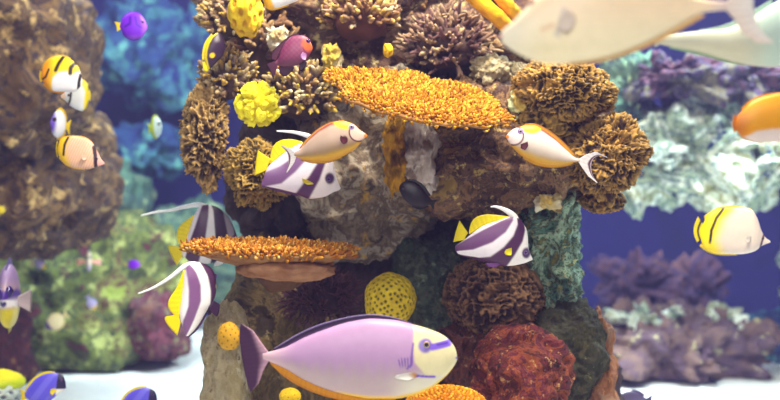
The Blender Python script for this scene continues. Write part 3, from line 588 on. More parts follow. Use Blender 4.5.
# small tan orange-edged tang in front of the bannerfish, heading right
def tang(label, T, B, tailbase, tailedge, dor, ana, eye, face, d, body_hi, body_lo, headtop, snout, left, cx, cy, spot, cheek='#e8d4d4'):
    f = Fish('lipstick_tang', label, cx, cy, d)
    tx = sorted(T); bx = sorted(B); sg = -1 if left else 1
    def col(px, py):
        hh = np.interp(px, [q[0] for q in tx], [q[1] for q in tx]); bb = np.interp(px, [q[0] for q in bx], [q[1] for q in bx]); v = (py-hh)/(bb-hh+1e-6)
        c = mix(full(len(px), body_hi), h2l(body_lo), ss(0.35, 0.9, v))
        c = mix(c, h2l('#d8a418'), ss(0.70, 0.92, v)*ss(0, 26, sg*(px-tailbase[0][0])))
        c = mix(c, h2l('#cc9010'), ss(0.85, 0.97, v)); c = mix(c, h2l('#8a3c30'), ss(0.12, 0.03, v))
        c = mix(c, h2l('#f4c010'), ss(headtop[2], headtop[2]*0.7, np.hypot((px-headtop[0])*0.75, py-headtop[1])))
        c = mix(c, h2l(cheek), ss(face[2], face[2]-1.2, np.hypot(px-face[0], py-face[1])))
        r = np.hypot(px-face[0], py-face[1]); inb = ss(0, 2, py-eye[1])*ss(5, 2, sg*(px-face[0]))
        c = mix(c, h2l('#5c2438'), ss(1.1, 0.4, np.abs(r-face[2]))*inb)
        c = mix(c, h2l('#8c6cb0'), ss(3.6, 2.4, np.hypot(px-eye[0], py-eye[1])))
        c = mix(c, h2l('#e8841c'), ss(2.8, 1.8, np.hypot(px-snout[0], py-snout[1])))
        c = mix(c, h2l('#4c1828'), ss(0, 1.5, spot[2]-np.hypot((px-spot[0])*1.1, (py-spot[1])*0.9)))
        c = mix(c, h2l('#f09410'), ss(3.0, 1.6, np.hypot(px-tailbase[1][0]-sg*2.0, py-tailbase[1][1])))
        return c
    f.body(T, B, col, kw=0.40, n1=130, n2=96)
    f.fin('tail_fin', tailbase, tailedge, lambda px, py, s, t: mix(mix(full(len(px), '#ece4e8'), h2l('#5a2848'), ss(0.70, 0.78, t)*ss(0.98, 0.9, t)), h2l('#d8d0e0'), ss(0.94, 1, t)), th=0.8, n=(36, 16), rays=12)
    f.fin('dorsal_fin', *dor, tipcol('#e0a014', '#7c3830', 3), th=0.6, n=(40, 6), rays=18)
    f.fin('anal_fin', *ana, tipcol('#dca010', '#6c3034', 4), th=0.6, n=(40, 6), rays=16)
    f.pair('pectoral_fin', [(spot[0]+sg*2.5, spot[1]-1.5), (spot[0]+sg*2.5, spot[1]+2.5)], [(spot[0]-sg*4, spot[1]-4), (spot[0]-sg*5, spot[1]+0.5), (spot[0]-sg*1.5, spot[1]+4.5)], '#5a2434', out=2.5, n=(14, 6), rays=6)
    f.eye(eye[0], eye[1], 2.4, '#c8b8d0', '#241428', '#5c3c84')
T = [(294.5, 152.2), (300, 149.6), (308, 139.7), (319, 129.8), (330.5, 123.2), (341.7, 121), (353, 124), (360, 130), (364.5, 133), (367.3, 135)]
B = [(294.5, 156.4), (301, 158.7), (312.5, 161.6), (326, 161.6), (341.7, 156.8), (354, 150), (361, 142.5), (364.5, 138.2), (367.3, 136.6)]
tang('tan fish with orange edges and a dark cheek spot in front of the bannerfish', T, B, [(282, 145.6), (291, 148.5), (297, 154.4), (294, 163), (287, 172.6)], [(281, 146.2), (287, 151.5), (288.8, 159), (288, 166), (286, 172.4)],
     ([(301, 148.5), (308, 140), (319, 130.2), (330.5, 123.8), (344, 121.8)], [(298.5, 148.8), (305, 140), (316.5, 129), (329, 121.6), (344, 120)]),
     ([(302, 158.5), (312.5, 161), (326, 161), (341.7, 156.2)], [(300, 160), (311, 163.6), (326, 163.9), (342, 158.4)]),
     (351.7, 127.2), (358.5, 132.5, 9.0), 1.86, '#c0a494', '#94744c', (346, 120.5, 11), (366.3, 136), False, 330, 143, (345, 140, 4.2), '#dcbcae')
# the same kind, white, heading left on the right of the pillar
T = [(506, 136), (509, 132.5), (513.7, 129), (523, 125.8), (532.5, 125.3), (542, 129.2), (555, 138.6), (566, 149), (575.6, 157.8), (580, 158.8)]
B = [(506, 137.4), (508.5, 141.2), (513, 148), (523, 157), (536, 163.6), (551, 166.2), (566, 165), (575.6, 162), (580, 161.8)]
tang('white fish with orange edges heading left before the gold coral domes', T, B, [(607, 157), (596, 151.6), (586, 154.6), (577, 160), (582, 167.5), (588, 176), (597, 183)], [(607.5, 158), (598.5, 155), (592.5, 159), (590.8, 166), (592, 175), (597.6, 182.6)],
     ([(524, 126.2), (532.5, 126), (542, 130), (555, 139.4), (566, 149.8), (573, 156)], [(524, 124), (533.5, 122.6), (544, 126.5), (557.5, 136), (569, 147), (576, 155.6)]),
     ([(523, 156.5), (536, 163), (551, 165.6), (566, 164.4), (572, 162.6)], [(523, 159), (535, 166), (551, 168.6), (567, 167), (574, 163.4)]),
     (520, 131.6), (513.5, 136, 9.2), 1.95, '#e0d4ce', '#bca490', (531, 126.5, 9), (506.5, 137), True, 542, 146, (522.5, 146, 2.0))

# bannerfish
YEL = tipcol('#ffe600', '#f6e000', 2)
def eyepatch(c, px, py, ex, ey, r): return mix(c, h2l('#4a2c5c'), ss(r, r*0.6, np.hypot((px-ex)*0.9, (py-ey)*0.75)))
f = Fish('bannerfish', 'bannerfish with yellow tail in front of the ledge, heading down to the right', 495, 237, 2.0)
T = [(455, 246), (464.7, 239.2), (474, 232), (482.5, 226), (499.4, 220.2), (509.7, 216.6), (518, 218), (523.8, 224.4), (527.5, 233.8), (528.2, 246), (530, 253), (532.5, 258.6)]
B = [(455, 250), (459, 254.2), (478.8, 258), (493.8, 263.6), (507, 266), (523.8, 263.4), (529, 261.4), (532.5, 259.8)]
DF = [(440, 273), (457, 250.8), (473, 249.5), (492, 242), (505, 232), (512.5, 220.5), (516, 205)]
def colF(px, py):
    c = bands(px, py, 45, [[(450, 250), (464.7, 240.2), (482.5, 230), (499.4, 221.5), (509.7, 217), (522, 205)], DF, [(450, 259), (460, 254.6), (479, 257.6), (490, 256.4), (503, 246.8), (512.5, 235.5), (517, 224.4), (516.5, 212)], [(503, 275), (507, 265.4), (514.4, 254.2), (522, 241), (524.7, 230), (523, 212)]],
              ['#e8dcec', '#6c4074', '#ece4f0', '#4c2450', '#f2ecec'], 1.0)
    c = mix(c, h2l('#5a2c5c'), ss(472, 452, px)*ss(236, 246, py)*(py < np.interp(px, [452, 459, 473], [252, 250.8, 249.5])))
    return eyepatch(c, px, py, 525.8, 252.8, 5.0)
f.body(T, B, colF, kw=0.30, n1=130, n2=110)
f.fin('tail_fin', [(468, 233), (466, 236), (464.5, 240)], [(459.5, 220.3), (456, 230), (453.2, 242)], YEL, n=(20, 8))
f.fin('dorsal_fin', [(469, 234.5), (482.5, 226.6), (499.4, 220.8), (508.5, 217.2)], [(469, 230), (471.5, 221), (477, 216), (486, 214.2), (497, 215), (508.6, 216.4)], YEL, n=(30, 8))
f.fin('banner', [(509, 217.6), (513, 218.5), (518, 219)], [(490.8, 206.4), (492.5, 206), (496, 206.4)], '#f6f4f6', n=(14, 24), smooth=1, rays=2, th=0.8) if False else None
def streamer(f, pts, r0, r1, col, name='banner', y=0.0):
    c = resample(pts, 40, 3); n = len(c); T_ = np.gradient(c, axis=0); T_ /= np.linalg.norm(T_, axis=1)[:, None]; N_ = np.stack([-T_[:, 1], T_[:, 0]], 1); rr = r0+(r1-r0)*np.linspace(0, 1, n)**0.8; V = []; m = 8
    for k in range(m): a = 2*math.pi*k/m; q = c+N_*(rr*math.cos(a))[:, None]; V.append(f.L(q[:, 0], q[:, 1], y+rr*0.35*math.sin(a)))
    V = np.stack(V, 1).reshape(-1, 3); F = [(i*m+j, i*m+(j+1) % m, (i+1)*m+(j+1) % m, (i+1)*m+j) for i in range(n-1) for j in range(m)]+[tuple(range(m))[::-1], tuple((n-1)*m+j for j in range(m))]
    mesh(name, V, F, FIN, f.root, cols=full(len(V), col))
streamer(f, [(515.5, 221), (514, 216.5), (509, 212), (501, 208), (495, 206.4), (490.5, 206.8)], 4.5, 0.7, '#f6f4f6')
f.fin('anal_fin', [(457, 251), (468, 256), (480, 258), (492, 262.5)], [(455.5, 252), (459, 255.5), (474, 259), (491, 264)], '#4c2450', n=(20, 5))
f.pair('pectoral_fin', [(511, 247.5), (511, 252.5)], [(505, 249), (503, 252), (505, 255), (510, 254.8)], '#f0e020', out=3, n=(16, 6))
f.pair('pelvic_fin', [(501, 264), (496, 262.5)], [(495, 266.8), (488, 267), (485, 263.5)], '#6c3c80', out=1, n=(14, 6))
f.eye(525, 252.4, 2.5, '#7c5ca0', '#140c20', '#3c2458')

# bannerfish half hidden by the tan tang
f = Fish('bannerfish', 'pale bannerfish half hidden behind the tan orange edged fish', 300, 168, 2.03)
T = [(261.5, 183), (268, 167), (278, 158), (290, 149), (302, 143), (316, 141), (326, 147), (333, 160), (335.4, 173), (338, 182), (340.5, 187.6)]
B = [(261.5, 186.8), (270, 187.8), (279, 190), (297, 194.5), (310, 198.8), (324, 197), (334, 192), (338.5, 190.4), (340.5, 189)]
def colD(px, py):
    c = bands(px, py, 48, [[(250, 184), (266, 172), (280, 166.5), (296, 156), (310, 142)], [(258, 189), (264, 186.6), (282, 183.5), (296, 172), (310, 157), (318, 146)], [(284, 202), (297, 192), (310, 176), (320, 160), (326, 146)], [(306, 204), (312, 194), (320, 180), (326, 163), (331, 150)]],
              ['#e8d8f0', '#7c5488', '#eee4f4', '#54285c', '#f0e4ec'], 1.2)
    c = mix(c, h2l('#d8c0e8'), ss(290, 268, px)*ss(178, 160, py)*0.8)
    c = mix(c, h2l('#54285c'), ss(1.3, 0.5, seg(px, py, [(263, 186.5), (280, 190), (297, 194.3)])))
    return eyepatch(c, px, py, 330, 178.5, 5.2)
f.body(T, B, colD, kw=0.28, n1=120, n2=110)
f.fin('tail_fin', [(272, 160), (268, 165), (267, 170)], [(258, 150.5), (255.5, 162), (254.6, 175.5)], YEL, n=(20, 8))
f.fin('dorsal_fin', [(270, 164), (280, 157), (292, 148), (303, 143.5)], [(270, 160), (271.5, 148), (278, 140.5), (290, 138.6), (302, 141.5)], YEL, n=(28, 8))
streamer(f, [(318, 144), (312, 137), (300, 133.4), (290, 131.6), (276.5, 131)], 3.4, 0.8, '#eef0fa')
f.fin('anal_fin', [(263, 184), (272, 188), (285, 191), (297, 194)], [(261, 185), (270, 189.5), (284, 193), (298, 196)], '#5c3468', n=(20, 5))
f.pair('pectoral_fin', [(303, 178.5), (303, 182)], [(307, 180), (313, 182.5), (315, 184.6), (308, 184.8)], '#f0d818', out=3, n=(16, 6))
f.eye(329.2, 179.6, 2.4, '#6c4c90', '#140c20', '#3c2458')

# left bannerfish, turned away, below the lower table coral
f = Fish('bannerfish', 'bannerfish with a long white streamer below the lower table coral', 197, 298, 1.98, yaw=38)
Lf = [(194, 262), (186.5, 267), (184, 274), (182.5, 288), (181, 300), (179.5, 314), (182, 324), (184.5, 332), (186, 336)]
Rt = [(199, 262), (207, 265), (213, 271), (215.6, 281), (215.2, 292), (211.5, 303), (206, 311), (201, 320), (194.5, 330), (188.5, 336)]
def colG(px, py):
    c = bands(px, py, 0, [[(185.4, 262), (185, 274), (186, 290), (185.4, 306), (182, 320), (182, 336)], [(188, 262), (193, 272), (196.6, 285), (197, 300), (192, 318), (185.6, 336)], [(198.5, 262), (203.5, 275), (207, 290), (207.6, 305), (203, 318), (192.5, 331), (187, 337)], [(205, 262), (214, 270), (219, 283)]],
              ['#f0e8f4', '#805488', '#f2eef4', '#4c2850', '#a08c90'], 0.9)
    return mix(c, h2l('#e0a020'), ss(3.2, 2, np.hypot(px-215.5, py-286)))
f.body(Lf, Rt, colG, axis='y', n1=110, n2=90, wpts=[(262, 2.5), (268, 6), (280, 9), (300, 8.5), (315, 6), (330, 3), (336, 1.2)])
f.fin('tail_fin', [(180, 313), (179, 317), (180.5, 322)], [(172, 315.6), (163, 316.6), (168, 326), (177.4, 335.5)], YEL, n=(20, 8))
f.fin('dorsal_fin', [(185, 271), (183.5, 285), (182, 300), (180, 315)], [(183.5, 270), (177.5, 287), (168.5, 299), (167.6, 308), (174, 315)], YEL, n=(30, 8))
streamer(f, [(199, 266), (193, 263.6), (184, 265.8), (173, 275.6), (155, 287.4), (138, 293.6)], 3.2, 0.7, '#f4f6fc')
f.fin('anal_fin', [(204, 314), (198, 325), (189, 334)], [(206, 316), (199, 329), (188, 338)], '#5c3868', n=(20, 5))
f.pair('pelvic_fin', [(211, 300), (206, 306)], [(216.4, 304), (215.5, 313), (213, 316.5), (208.5, 312)], '#3c2044', out=2, n=(16, 6))
f.eye(215.2, 276, 2.0, '#6c4c90', '#140c20', '#3c2458')
# upper left bannerfish behind the lower table coral
f = Fish('bannerfish', 'bannerfish partly hidden behind the lower table coral, its streamer trailing left', 208, 236, 2.36, yaw=12)
T = [(182, 252), (185, 243), (190, 228), (196, 212), (201, 205.6), (208, 204.6), (216, 206.5), (224, 212), (231, 220.5), (235, 230), (237.5, 238)]
B = [(182, 255), (190, 261.5), (200, 264), (215, 262.5), (228, 254), (234, 246), (237.5, 241)]
def colH(px, py):
    c = bands(px, py, 8, [[(204, 200), (200, 211), (195, 226), (190, 240), (184, 262)], [(209, 200), (208, 217), (205, 238), (198, 264)], [(210, 203), (213, 210), (215, 237), (210, 264)], [(221, 203), (224, 217), (228, 237), (224, 264)], [(229, 214), (234, 226), (234, 262)]],
              ['#e8e0ec', '#4c2c50', '#d8d4dc', '#34203c', '#8c8494', '#402848'], 0.9)
    return c
f.body(T, B, colH, kw=0.26, n1=90, n2=90)
f.fin('tail_fin', [(184, 247), (182.5, 251), (183, 255)], [(168, 245.6), (169.5, 252), (177, 265.4)], YEL, n=(20, 8))
f.fin('dorsal_fin', [(198, 213), (194, 224), (189, 236), (185, 245)], [(197, 213), (188, 219), (178.5, 226), (176, 236), (179, 244)], YEL, n=(28, 8))
streamer(f, [(209, 209), (203, 205), (196, 204.6), (184, 207), (170, 210.6), (158, 211.4), (141, 215.6)], 3.0, 0.8, '#f2f6fc')
f.pair('pelvic_fin', [(216, 261), (222, 258)], [(214, 266), (220, 265), (227, 260)], '#e8e4ec', out=1, n=(14, 6))
f.eye(233, 237, 2.0, '#6c4c90', '#140c20', '#3c2458')

# butterflyfish on the right
f = Fish('butterflyfish', 'yellow and white butterflyfish heading right over the blue cave', 733, 231, 2.3)
T = [(700.5, 229), (702.5, 226), (704.5, 221), (707, 215.5), (716, 209.7), (727, 207.6), (740, 207.3), (751.6, 209.7), (757, 218), (761.3, 230.5), (766, 238), (770.3, 240.8)]
B = [(700.5, 235), (701.5, 242), (703.5, 247), (708.5, 251), (720, 254), (740, 254.2), (755, 251), (761, 246.3), (766, 244), (770.3, 242.6)]
def stripes(px, py, c, dark, k=1.25, ang=35, amt=0.12):
    a = math.radians(ang); return mix(c, h2l(dark), amt*(0.5+0.5*np.sin((px*math.cos(a)+py*math.sin(a))*k*2)))
def colQ(px, py):
    c = stripes(px, py, full(len(px), '#f0ddd0'), '#b09088')
    c = mix(c, h2l('#ffe000'), ss(9, -7, px-np.interp(py, [205, 220, 240, 255], [737, 721, 714, 722])))
    c = mix(c, h2l('#1c1420'), ss(1.7, 0.8, seg(px, py, [(724, 207), (715, 218), (710, 230), (708.6, 243)]))*ss(248, 240, py))
    c = mix(c, h2l('#5c2c48'), ss(1.5, 0.7, seg(px, py, [(764.6, 232), (762, 239), (760, 247)])))
    return mix(c, h2l('#1c1420'), ss(1.2, 0.6, seg(px, py, [(752, 208.5), (757, 216.5)]))*0.4)
f.body(T, B, colQ, kw=0.26, n1=110, n2=90)
f.fin('tail_fin', [(704, 226), (702, 231.5), (703, 237)], [(698, 216.5), (693.6, 226), (693.6, 235), (697, 242.5)], lambda px, py, s, t: mix(full(len(px), '#f0d818'), h2l('#2c2018'), ss(0.35, 0.45, t)*ss(0.65, 0.55, t)), n=(22, 10))
f.fin('dorsal_fin', [(705, 220), (716, 211), (727, 208.6), (740, 208), (750, 210)], [(704, 216), (715, 208), (727, 205.8), (740, 205.8), (751.5, 208.6)], tipcol('#f0d020', '#e8c828'), n=(34, 6), rays=16)
f.fin('anal_fin', [(701, 244), (708, 249.5), (720, 253), (736, 253.5)], [(699.5, 246), (707, 252.4), (719, 255.6), (737, 255.4)], tipcol('#f0d020', '#e8c828'), n=(30, 6), rays=14)
f.pair('pectoral_fin', [(749, 236), (749, 240)], [(743, 236), (741, 240), (745, 243)], '#f4e8e0', out=3, n=(14, 6), rays=5)
f.eye(762.2, 238.2, 1.7, '#4c3040', '#100c14')
# peach butterflyfish on the left
f = Fish('butterflyfish', 'peach butterflyfish with a yellow back end below the others on the left', 81, 153, 2.3)
T = [(57.5, 147), (60, 141), (64, 137.6), (75, 136.2), (85.5, 138), (92.5, 143), (97.8, 152), (101, 158.5), (104.4, 162.6)]
B = [(57.5, 152), (60, 157.5), (66.3, 164.5), (75, 168), (87.3, 169.2), (96, 167), (101, 165.4), (104.4, 164)]
def colO(px, py):
    c = stripes(px, py, full(len(px), '#e4a480'), '#fbe4d0', 1.3, 25, 0.55)
    c = mix(c, h2l('#f0c010'), ss(6, -3, px-np.interp(py, [136, 150, 165], [69, 64.5, 69])))
    c = mix(c, h2l('#1c1418'), ss(1.6, 0.8, seg(px, py, [(69, 136.5), (65.5, 145), (64.4, 155)])))
    c = mix(c, h2l('#f0b0a8'), ss(96, 99, px)); return mix(c, h2l('#301424'), ss(2.2, 1.3, seg(px, py, [(94.4, 147), (96, 156), (96, 167)])))
f.body(T, B, colO, kw=0.26, n1=80, n2=80)
f.fin('tail_fin', [(59.5, 144), (58.5, 149.5), (59.5, 155)], [(57, 141), (55.4, 149), (57.3, 157)], lambda px, py, s, t: mix(full(len(px), '#f0d010'), h2l('#2c2018'), ss(0.2, 0.35, t)*ss(0.75, 0.6, t)), n=(20, 10))
f.fin('dorsal_fin', [(60, 142.5), (64, 138.4), (75, 137), (86, 139), (92, 143.4)], [(58.6, 140.6), (63.5, 136), (75, 134.9), (86.5, 137), (93, 142.6)], tipcol('#f0c010', '#d89830'), n=(30, 6), rays=14)
f.fin('anal_fin', [(60, 156.5), (66.3, 163.5), (75, 167), (84, 168.2)], [(58.8, 158), (65.4, 165.6), (75, 169.3), (85, 170)], tipcol('#f0c010', '#e0a030'), n=(26, 6), rays=12)
f.pair('pectoral_fin', [(88, 156), (88, 159)], [(84, 155), (82, 158.5), (85.5, 161)], '#f0c8b0', out=2.5, n=(12, 6), rays=5)
f.eye(97, 158.6, 1.5, '#4c3040', '#100c14')
# raccoon-barred pair, upper left
f = Fish('butterflyfish', 'yellow backed white butterflyfish with black bars, upper one of the left pair', 62, 75, 2.4)
T = [(41.4, 76), (42.5, 68), (46, 62.5), (52, 58), (61.5, 56), (68, 57.6), (74, 61.8), (79, 68), (81, 74), (82.5, 80)]
B = [(41.4, 79), (45, 84), (50, 89), (56, 91.5), (65, 92), (73, 92), (79, 88), (81.5, 84.5), (82.5, 82)]
def colM(px, py):
    c = mix(full(len(px), '#f4d40c'), h2l('#f0920c'), ss(58, 46, px)*0.9)
    yb = np.interp(px, [50, 54, 60, 68, 72, 76, 82], [92, 78, 72.5, 71.5, 76, 73, 70]); c = mix(c, h2l('#eceaf4'), ss(-1, 1.5, py-yb)*ss(51, 54.5, px))
    for L, w in (([(64, 57), (60, 64), (57, 71)], 2.2), ([(76, 63), (72, 68), (71.5, 74)], 2.4), ([(81, 75), (79.5, 83), (78.5, 92)], 1.7), ([(50, 70), (47, 77), (43, 79.5)], 1.3)): c = mix(c, h2l('#181018'), ss(w, w*0.6, seg(px, py, L)))
    return c
f.body(T, B, colM, kw=0.28, n1=70, n2=80)
f.fin('tail_fin', [(43.5, 73), (42.5, 76), (43.5, 80)], [(40, 70.5), (38.8, 76.5), (40.6, 82)], '#f0c010', n=(16, 6))
f.fin('dorsal_fin', [(43, 70), (46, 64), (52, 59.2), (61.5, 57), (70, 60)], [(41.5, 68.5), (45, 61), (52, 56), (62, 54), (71, 58)], tipcol('#f4d40c', '#d8a810'), n=(26, 6))
f.fin('anal_fin', [(45, 83), (50, 88.5), (56, 91), (64, 91.6)], [(43, 84.6), (49, 90.5), (56, 93.4), (65, 93.4)], tipcol('#f09c0c', '#e0900c'), n=(22, 6))
f.eye(80, 79, 1.5, '#302030', '#100c14')
f = Fish('butterflyfish', 'white butterflyfish with a yellow rear edge, lower one of the left pair', 77, 97, 2.5)
T = [(61, 95.4), (65, 92), (70, 86), (76, 81.5), (82, 80), (86, 83), (88.5, 90), (88.5, 96)]
B = [(61, 97.4), (66, 101), (70, 105.5), (76, 109), (82, 111), (86, 108), (88.5, 101)]
def colM2(px, py):
    c = mix(full(len(px), '#e8ecf4'), h2l('#f0dc10'), ss(-1, 1.5, px-np.interp(py, [80, 92, 100, 111], [80, 86, 85, 83.5])))
    c = mix(c, h2l('#181018'), ss(1.5, 0.8, seg(px, py, [(72, 93), (71, 100), (69, 104)]))); return mix(c, h2l('#f0a010'), ss(3, 2, np.hypot(px-63.5, py-96.4))*0.5)
f.body(T, B, colM2, kw=0.28, n1=60, n2=72)
f.fin('tail_fin', [(87, 92), (88, 95), (87, 99)], [(90, 90), (91, 95.5), (90, 101)], '#f0dc30', n=(14, 6))
f.fin('dorsal_fin', [(70, 87), (76, 82.5), (82, 81), (87, 86)], [(71, 84.5), (76, 80), (83, 78.2), (88.6, 84.5)], '#e8d838', n=(20, 6))
f.eye(69.5, 95.4, 1.4, '#302030', '#100c14')

# maroon damselfish
f = Fish('damselfish', 'maroon damselfish with an orange face before the cream coral clump', 292, 53, 2.02)
T = [(275, 61.5), (278, 59), (281, 50.5), (286, 41.8), (293, 36), (301.5, 35), (308, 38), (311, 43), (312.6, 47)]
B = [(275, 65.5), (279, 66), (285, 67), (297, 65.5), (305, 61), (310, 54), (312.6, 49)]
def colI(px, py):
    c = mix(full(len(px), '#7a3058'), h2l('#8c4468'), 0.5+0.5*np.sin(px*1.2)*np.sin(py*1.2)); c = mix(c, h2l('#6c3850'), ss(55, 66, py))
    c = mix(c, h2l('#c86030'), ss(9.5, 4, np.hypot(px-309, py-45))); return mix(c, h2l('#7c2850'), ss(1, 0.3, np.abs(np.hypot(px-312, py-46)-9))*ss(46, 50, py))
f.body(T, B, colI, kw=0.36, n1=80, n2=80)
DK = tipcol('#5a2040', '#3a1430')
f.fin('tail_fin', [(277.5, 60), (276, 63), (277.5, 66)], [(265.5, 64.5), (268.5, 69), (270.5, 72.5), (273.5, 79.5)], DK, n=(18, 8))
f.fin('dorsal_fin', [(276, 61), (280, 52.5), (285, 43), (293, 36.6), (299, 35.4)], [(270.8, 59.5), (271.2, 53), (280, 43), (291.5, 34), (300, 33.8)], DK, n=(26, 7))
f.fin('anal_fin', [(279, 66), (286, 66.8), (293, 66)], [(279.4, 73), (283, 77), (288, 75.5), (294.5, 68)], tipcol('#4a1838', '#2c1028'), n=(18, 7))
f.pair('pelvic_fin', [(300, 64), (305, 61)], [(298.5, 69), (301, 72), (305, 67.5), (307, 62)], '#34142c', out=1, n=(14, 6))
f.pair('pectoral_fin', [(307, 54.5), (306.5, 58)], [(303, 53), (300.4, 57), (303, 60.8), (306, 60.5)], '#c090c8', out=2.5, n=(14, 6))
f.eye(308, 41.3, 2.5, '#4828a0', '#180c30', '#7c3060')
# black damselfish
f = Fish('damselfish', 'small black damselfish below the white crust sponge', 415, 194, 2.08)
T = [(399, 187), (401.5, 183), (408.3, 180.4), (415, 182), (421, 186.5), (428, 195.5), (432, 200.5)]
B = [(399, 190), (401.5, 195.3), (408, 203), (416, 207), (423, 207.5), (428.5, 205), (432, 203.6)]
f.body(T, B, lambda px, py: mix(full(len(px), '#100810'), h2l('#1c0c1c'), 0.5+0.5*np.sin(px*0.9)), kw=0.34, n1=60, n2=72)
BK = '#0e080e'
f.fin('tail_fin', [(430, 200), (431, 202), (430, 204.5)], [(437.5, 199.5), (434, 204), (433.5, 210)], BK, n=(16, 7))
f.fin('dorsal_fin', [(405, 181.6), (412, 181.4), (421, 187), (428, 196)], [(405.5, 179.6), (413, 178.4), (423.5, 184), (431, 195.5)], BK, n=(22, 6))
f.fin('anal_fin', [(412, 204.5), (419, 206.6), (427, 205)], [(412, 207), (420, 210.5), (428.5, 206.5)], BK, n=(18, 6))
f.eye(403, 188, 1.8, '#2c2034', '#08060a')

# purple tang with a yellow tail, upper left
f = Fish('tang', 'round purple tang with a yellow tail in the upper left blue gap', 134, 26, 2.4)
T = [(120, 24), (122.5, 19), (127, 14.6), (133, 12.5), (140, 14), (144.5, 19), (147.5, 26)]
B = [(120, 28), (122.5, 32), (127, 37), (134, 39.6), (141, 38), (145, 33), (147.5, 28.4)]
def colL(px, py):
    c = mix(full(len(px), '#7424d8'), h2l('#a060e8'), ss(140, 146, px)+0.5*ss(34, 39, py)); c = mix(c, h2l('#3c10a0'), ss(1.6, 0.8, seg(px, py, [(126, 27), (131, 24), (131, 18)]))*0.8)
    return mix(c, h2l('#4a14b4'), ss(1.3, 0.6, seg(px, py, [(136, 17), (137.5, 25), (142, 28)]))*0.7)
f.body(T, B, colL, kw=0.3, n1=60, n2=72)
f.fin('tail_fin', [(121, 23), (120.4, 26), (121, 29)], [(114.2, 21.6), (116.4, 26), (117, 31.5)], '#f0d020', n=(16, 7))
f.fin('dorsal_fin', [(122, 21), (127, 15.4), (133, 13.4), (140, 15)], [(120.5, 19.5), (126, 12.8), (133.5, 10.8), (141.5, 13.6)], '#6a24d0', n=(20, 6))
f.fin('anal_fin', [(123, 32), (127, 36.4), (134, 38.8), (139, 38)], [(121.5, 33), (126, 38.8), (134, 41.2), (140, 39.4)], '#6a24d0', n=(20, 6))
f.eye(143, 22.5, 1.4, '#301860', '#08060a')

# powder blue pair at the bottom left
def powder(label, ox, oy, k, d):
    X = lambda pts: [(ox+(x-45)*k, oy+(y-385)*k) for x, y in pts]
    f = Fish('powder_tang', label, ox, oy, d, group=None)
    T = X([(25, 393), (27, 389), (31, 383.8), (36, 378.5), (41, 375.6), (47, 373.6), (53.5, 372.6), (59, 374), (63.6, 377), (65.4, 382), (66, 386)])
    B = X([(25, 397), (29, 400), (35, 403), (42, 404), (50, 401), (56, 396), (61, 392), (64.5, 389.6), (66, 388)])
    def col(px, py):
        x = (px-ox)/k+45; y = (py-oy)/k+385; c = mix(full(len(px), '#5c50dc'), h2l('#7c74e8'), ss(0.4, 0.6, 0.5+0.3*np.sin(x*0.4+y*0.3))*0.5)
        c = mix(c, h2l('#8c80f0'), ss(376, 373, y)*ss(50, 56, x)); c = mix(c, h2l('#1c1040'), ss(-0.8, 0.8, x-np.interp(y, [374, 380, 388], [58.4, 58, 57]))*ss(389.4, 388, y+0*(x)))
        c = mix(c, h2l('#f0ece8'), ss(388, 389.4, y)*ss(55.5, 57, x)); return mix(c, h2l('#ecd020'), ss(2.0, 1.2, np.hypot(x-56, y-390)))
    f.body(T, B, col, kw=0.3, n1=80, n2=80)
    f.fin('tail_fin', X([(27, 392.5), (26, 395), (27, 398)]), X([(20, 389), (21.5, 396), (20.5, 403)]), '#e8c818', n=(16, 7))
    f.fin('dorsal_fin', X([(27, 390.5), (31, 385), (36, 379.8), (41, 376.8), (47, 374.8), (54.5, 373.4)]), X([(24.4, 391), (29, 382.6), (34.6, 376.6), (41, 373), (47, 371), (55, 371.6)]), tipcol('#f4e010', '#f0dc30'), n=(34, 6), rays=16)
    f.fin('anal_fin', X([(29, 399), (35, 402), (42, 403), (50, 400)]), X([(27.5, 401), (34, 405), (42, 406), (51, 402)]), '#d8d8e8', n=(22, 6))
    f.pair('pectoral_fin', X([(56.5, 388), (56, 391.5)]), X([(53, 388), (51, 392), (54, 394.5)]), '#ecd020', out=2.5, n=(14, 6))
    f.eye(*X([(61.5, 380)])[0], 1.5, '#5c4080', '#08060a')
powder('blue tang with a yellow back fin in the bottom left corner', 45, 385, 1.0, 2.4)
powder('blue tang cut by the bottom edge in front of the white sand', 137.5, 399.2, 0.94, 2.4)

# big pale unicornfish in front, top right
f = Fish('unicornfish', 'big blurred pale unicornfish at the top right, heading left', 610, 5, 1.16)
T = [(499.5, 35), (504, 29), (511, 23), (520, 14), (533, 0), (552, -18), (578, -32), (605, -38), (640, -32), (670, -17), (692, -4), (706, 0), (726, 2)]
B = [(499.5, 38), (503, 43.5), (510, 49), (520, 55), (536, 61.5), (556, 64), (580, 61.5), (606, 57), (630, 49), (655, 38), (680, 24), (706, 12), (726, 10)]
def colB(px, py):
    bb = np.interp(px, [q[0] for q in B], [q[1] for q in B]); c = mix(full(len(px), '#ffe2be'), h2l('#fcecc8'), ss(0, 40, py)); c = mix(c, h2l('#f0e2b8'), ss(8, 0, np.abs(py-50))*ss(590, 540, px)*0.6)
    c = mix(c, h2l('#f4ecd8'), ss(545, 505, px)*0.7); c = mix(c, h2l('#a8a0b0'), ss(5.0, 1.5, seg(px, py, [(561, 14), (558, 30), (555, 36)]))*0.5); c = mix(c, h2l('#e8b088'), ss(4, 1, seg(px, py, [(540, 32), (550, 28)]))*0.5)
    c = mix(c, h2l('#e8d0c8'), ss(700, 724, px)); return mix(c, h2l('#c06c84'), ss(2.6, 1, np.hypot(px-500.5, py-36.5)))
f.body(T, B, colB, n1=140, n2=90, wpts=[(499.5, 2.5), (512, 7), (540, 15), (590, 20), (640, 15), (690, 7), (726, 3.2)])
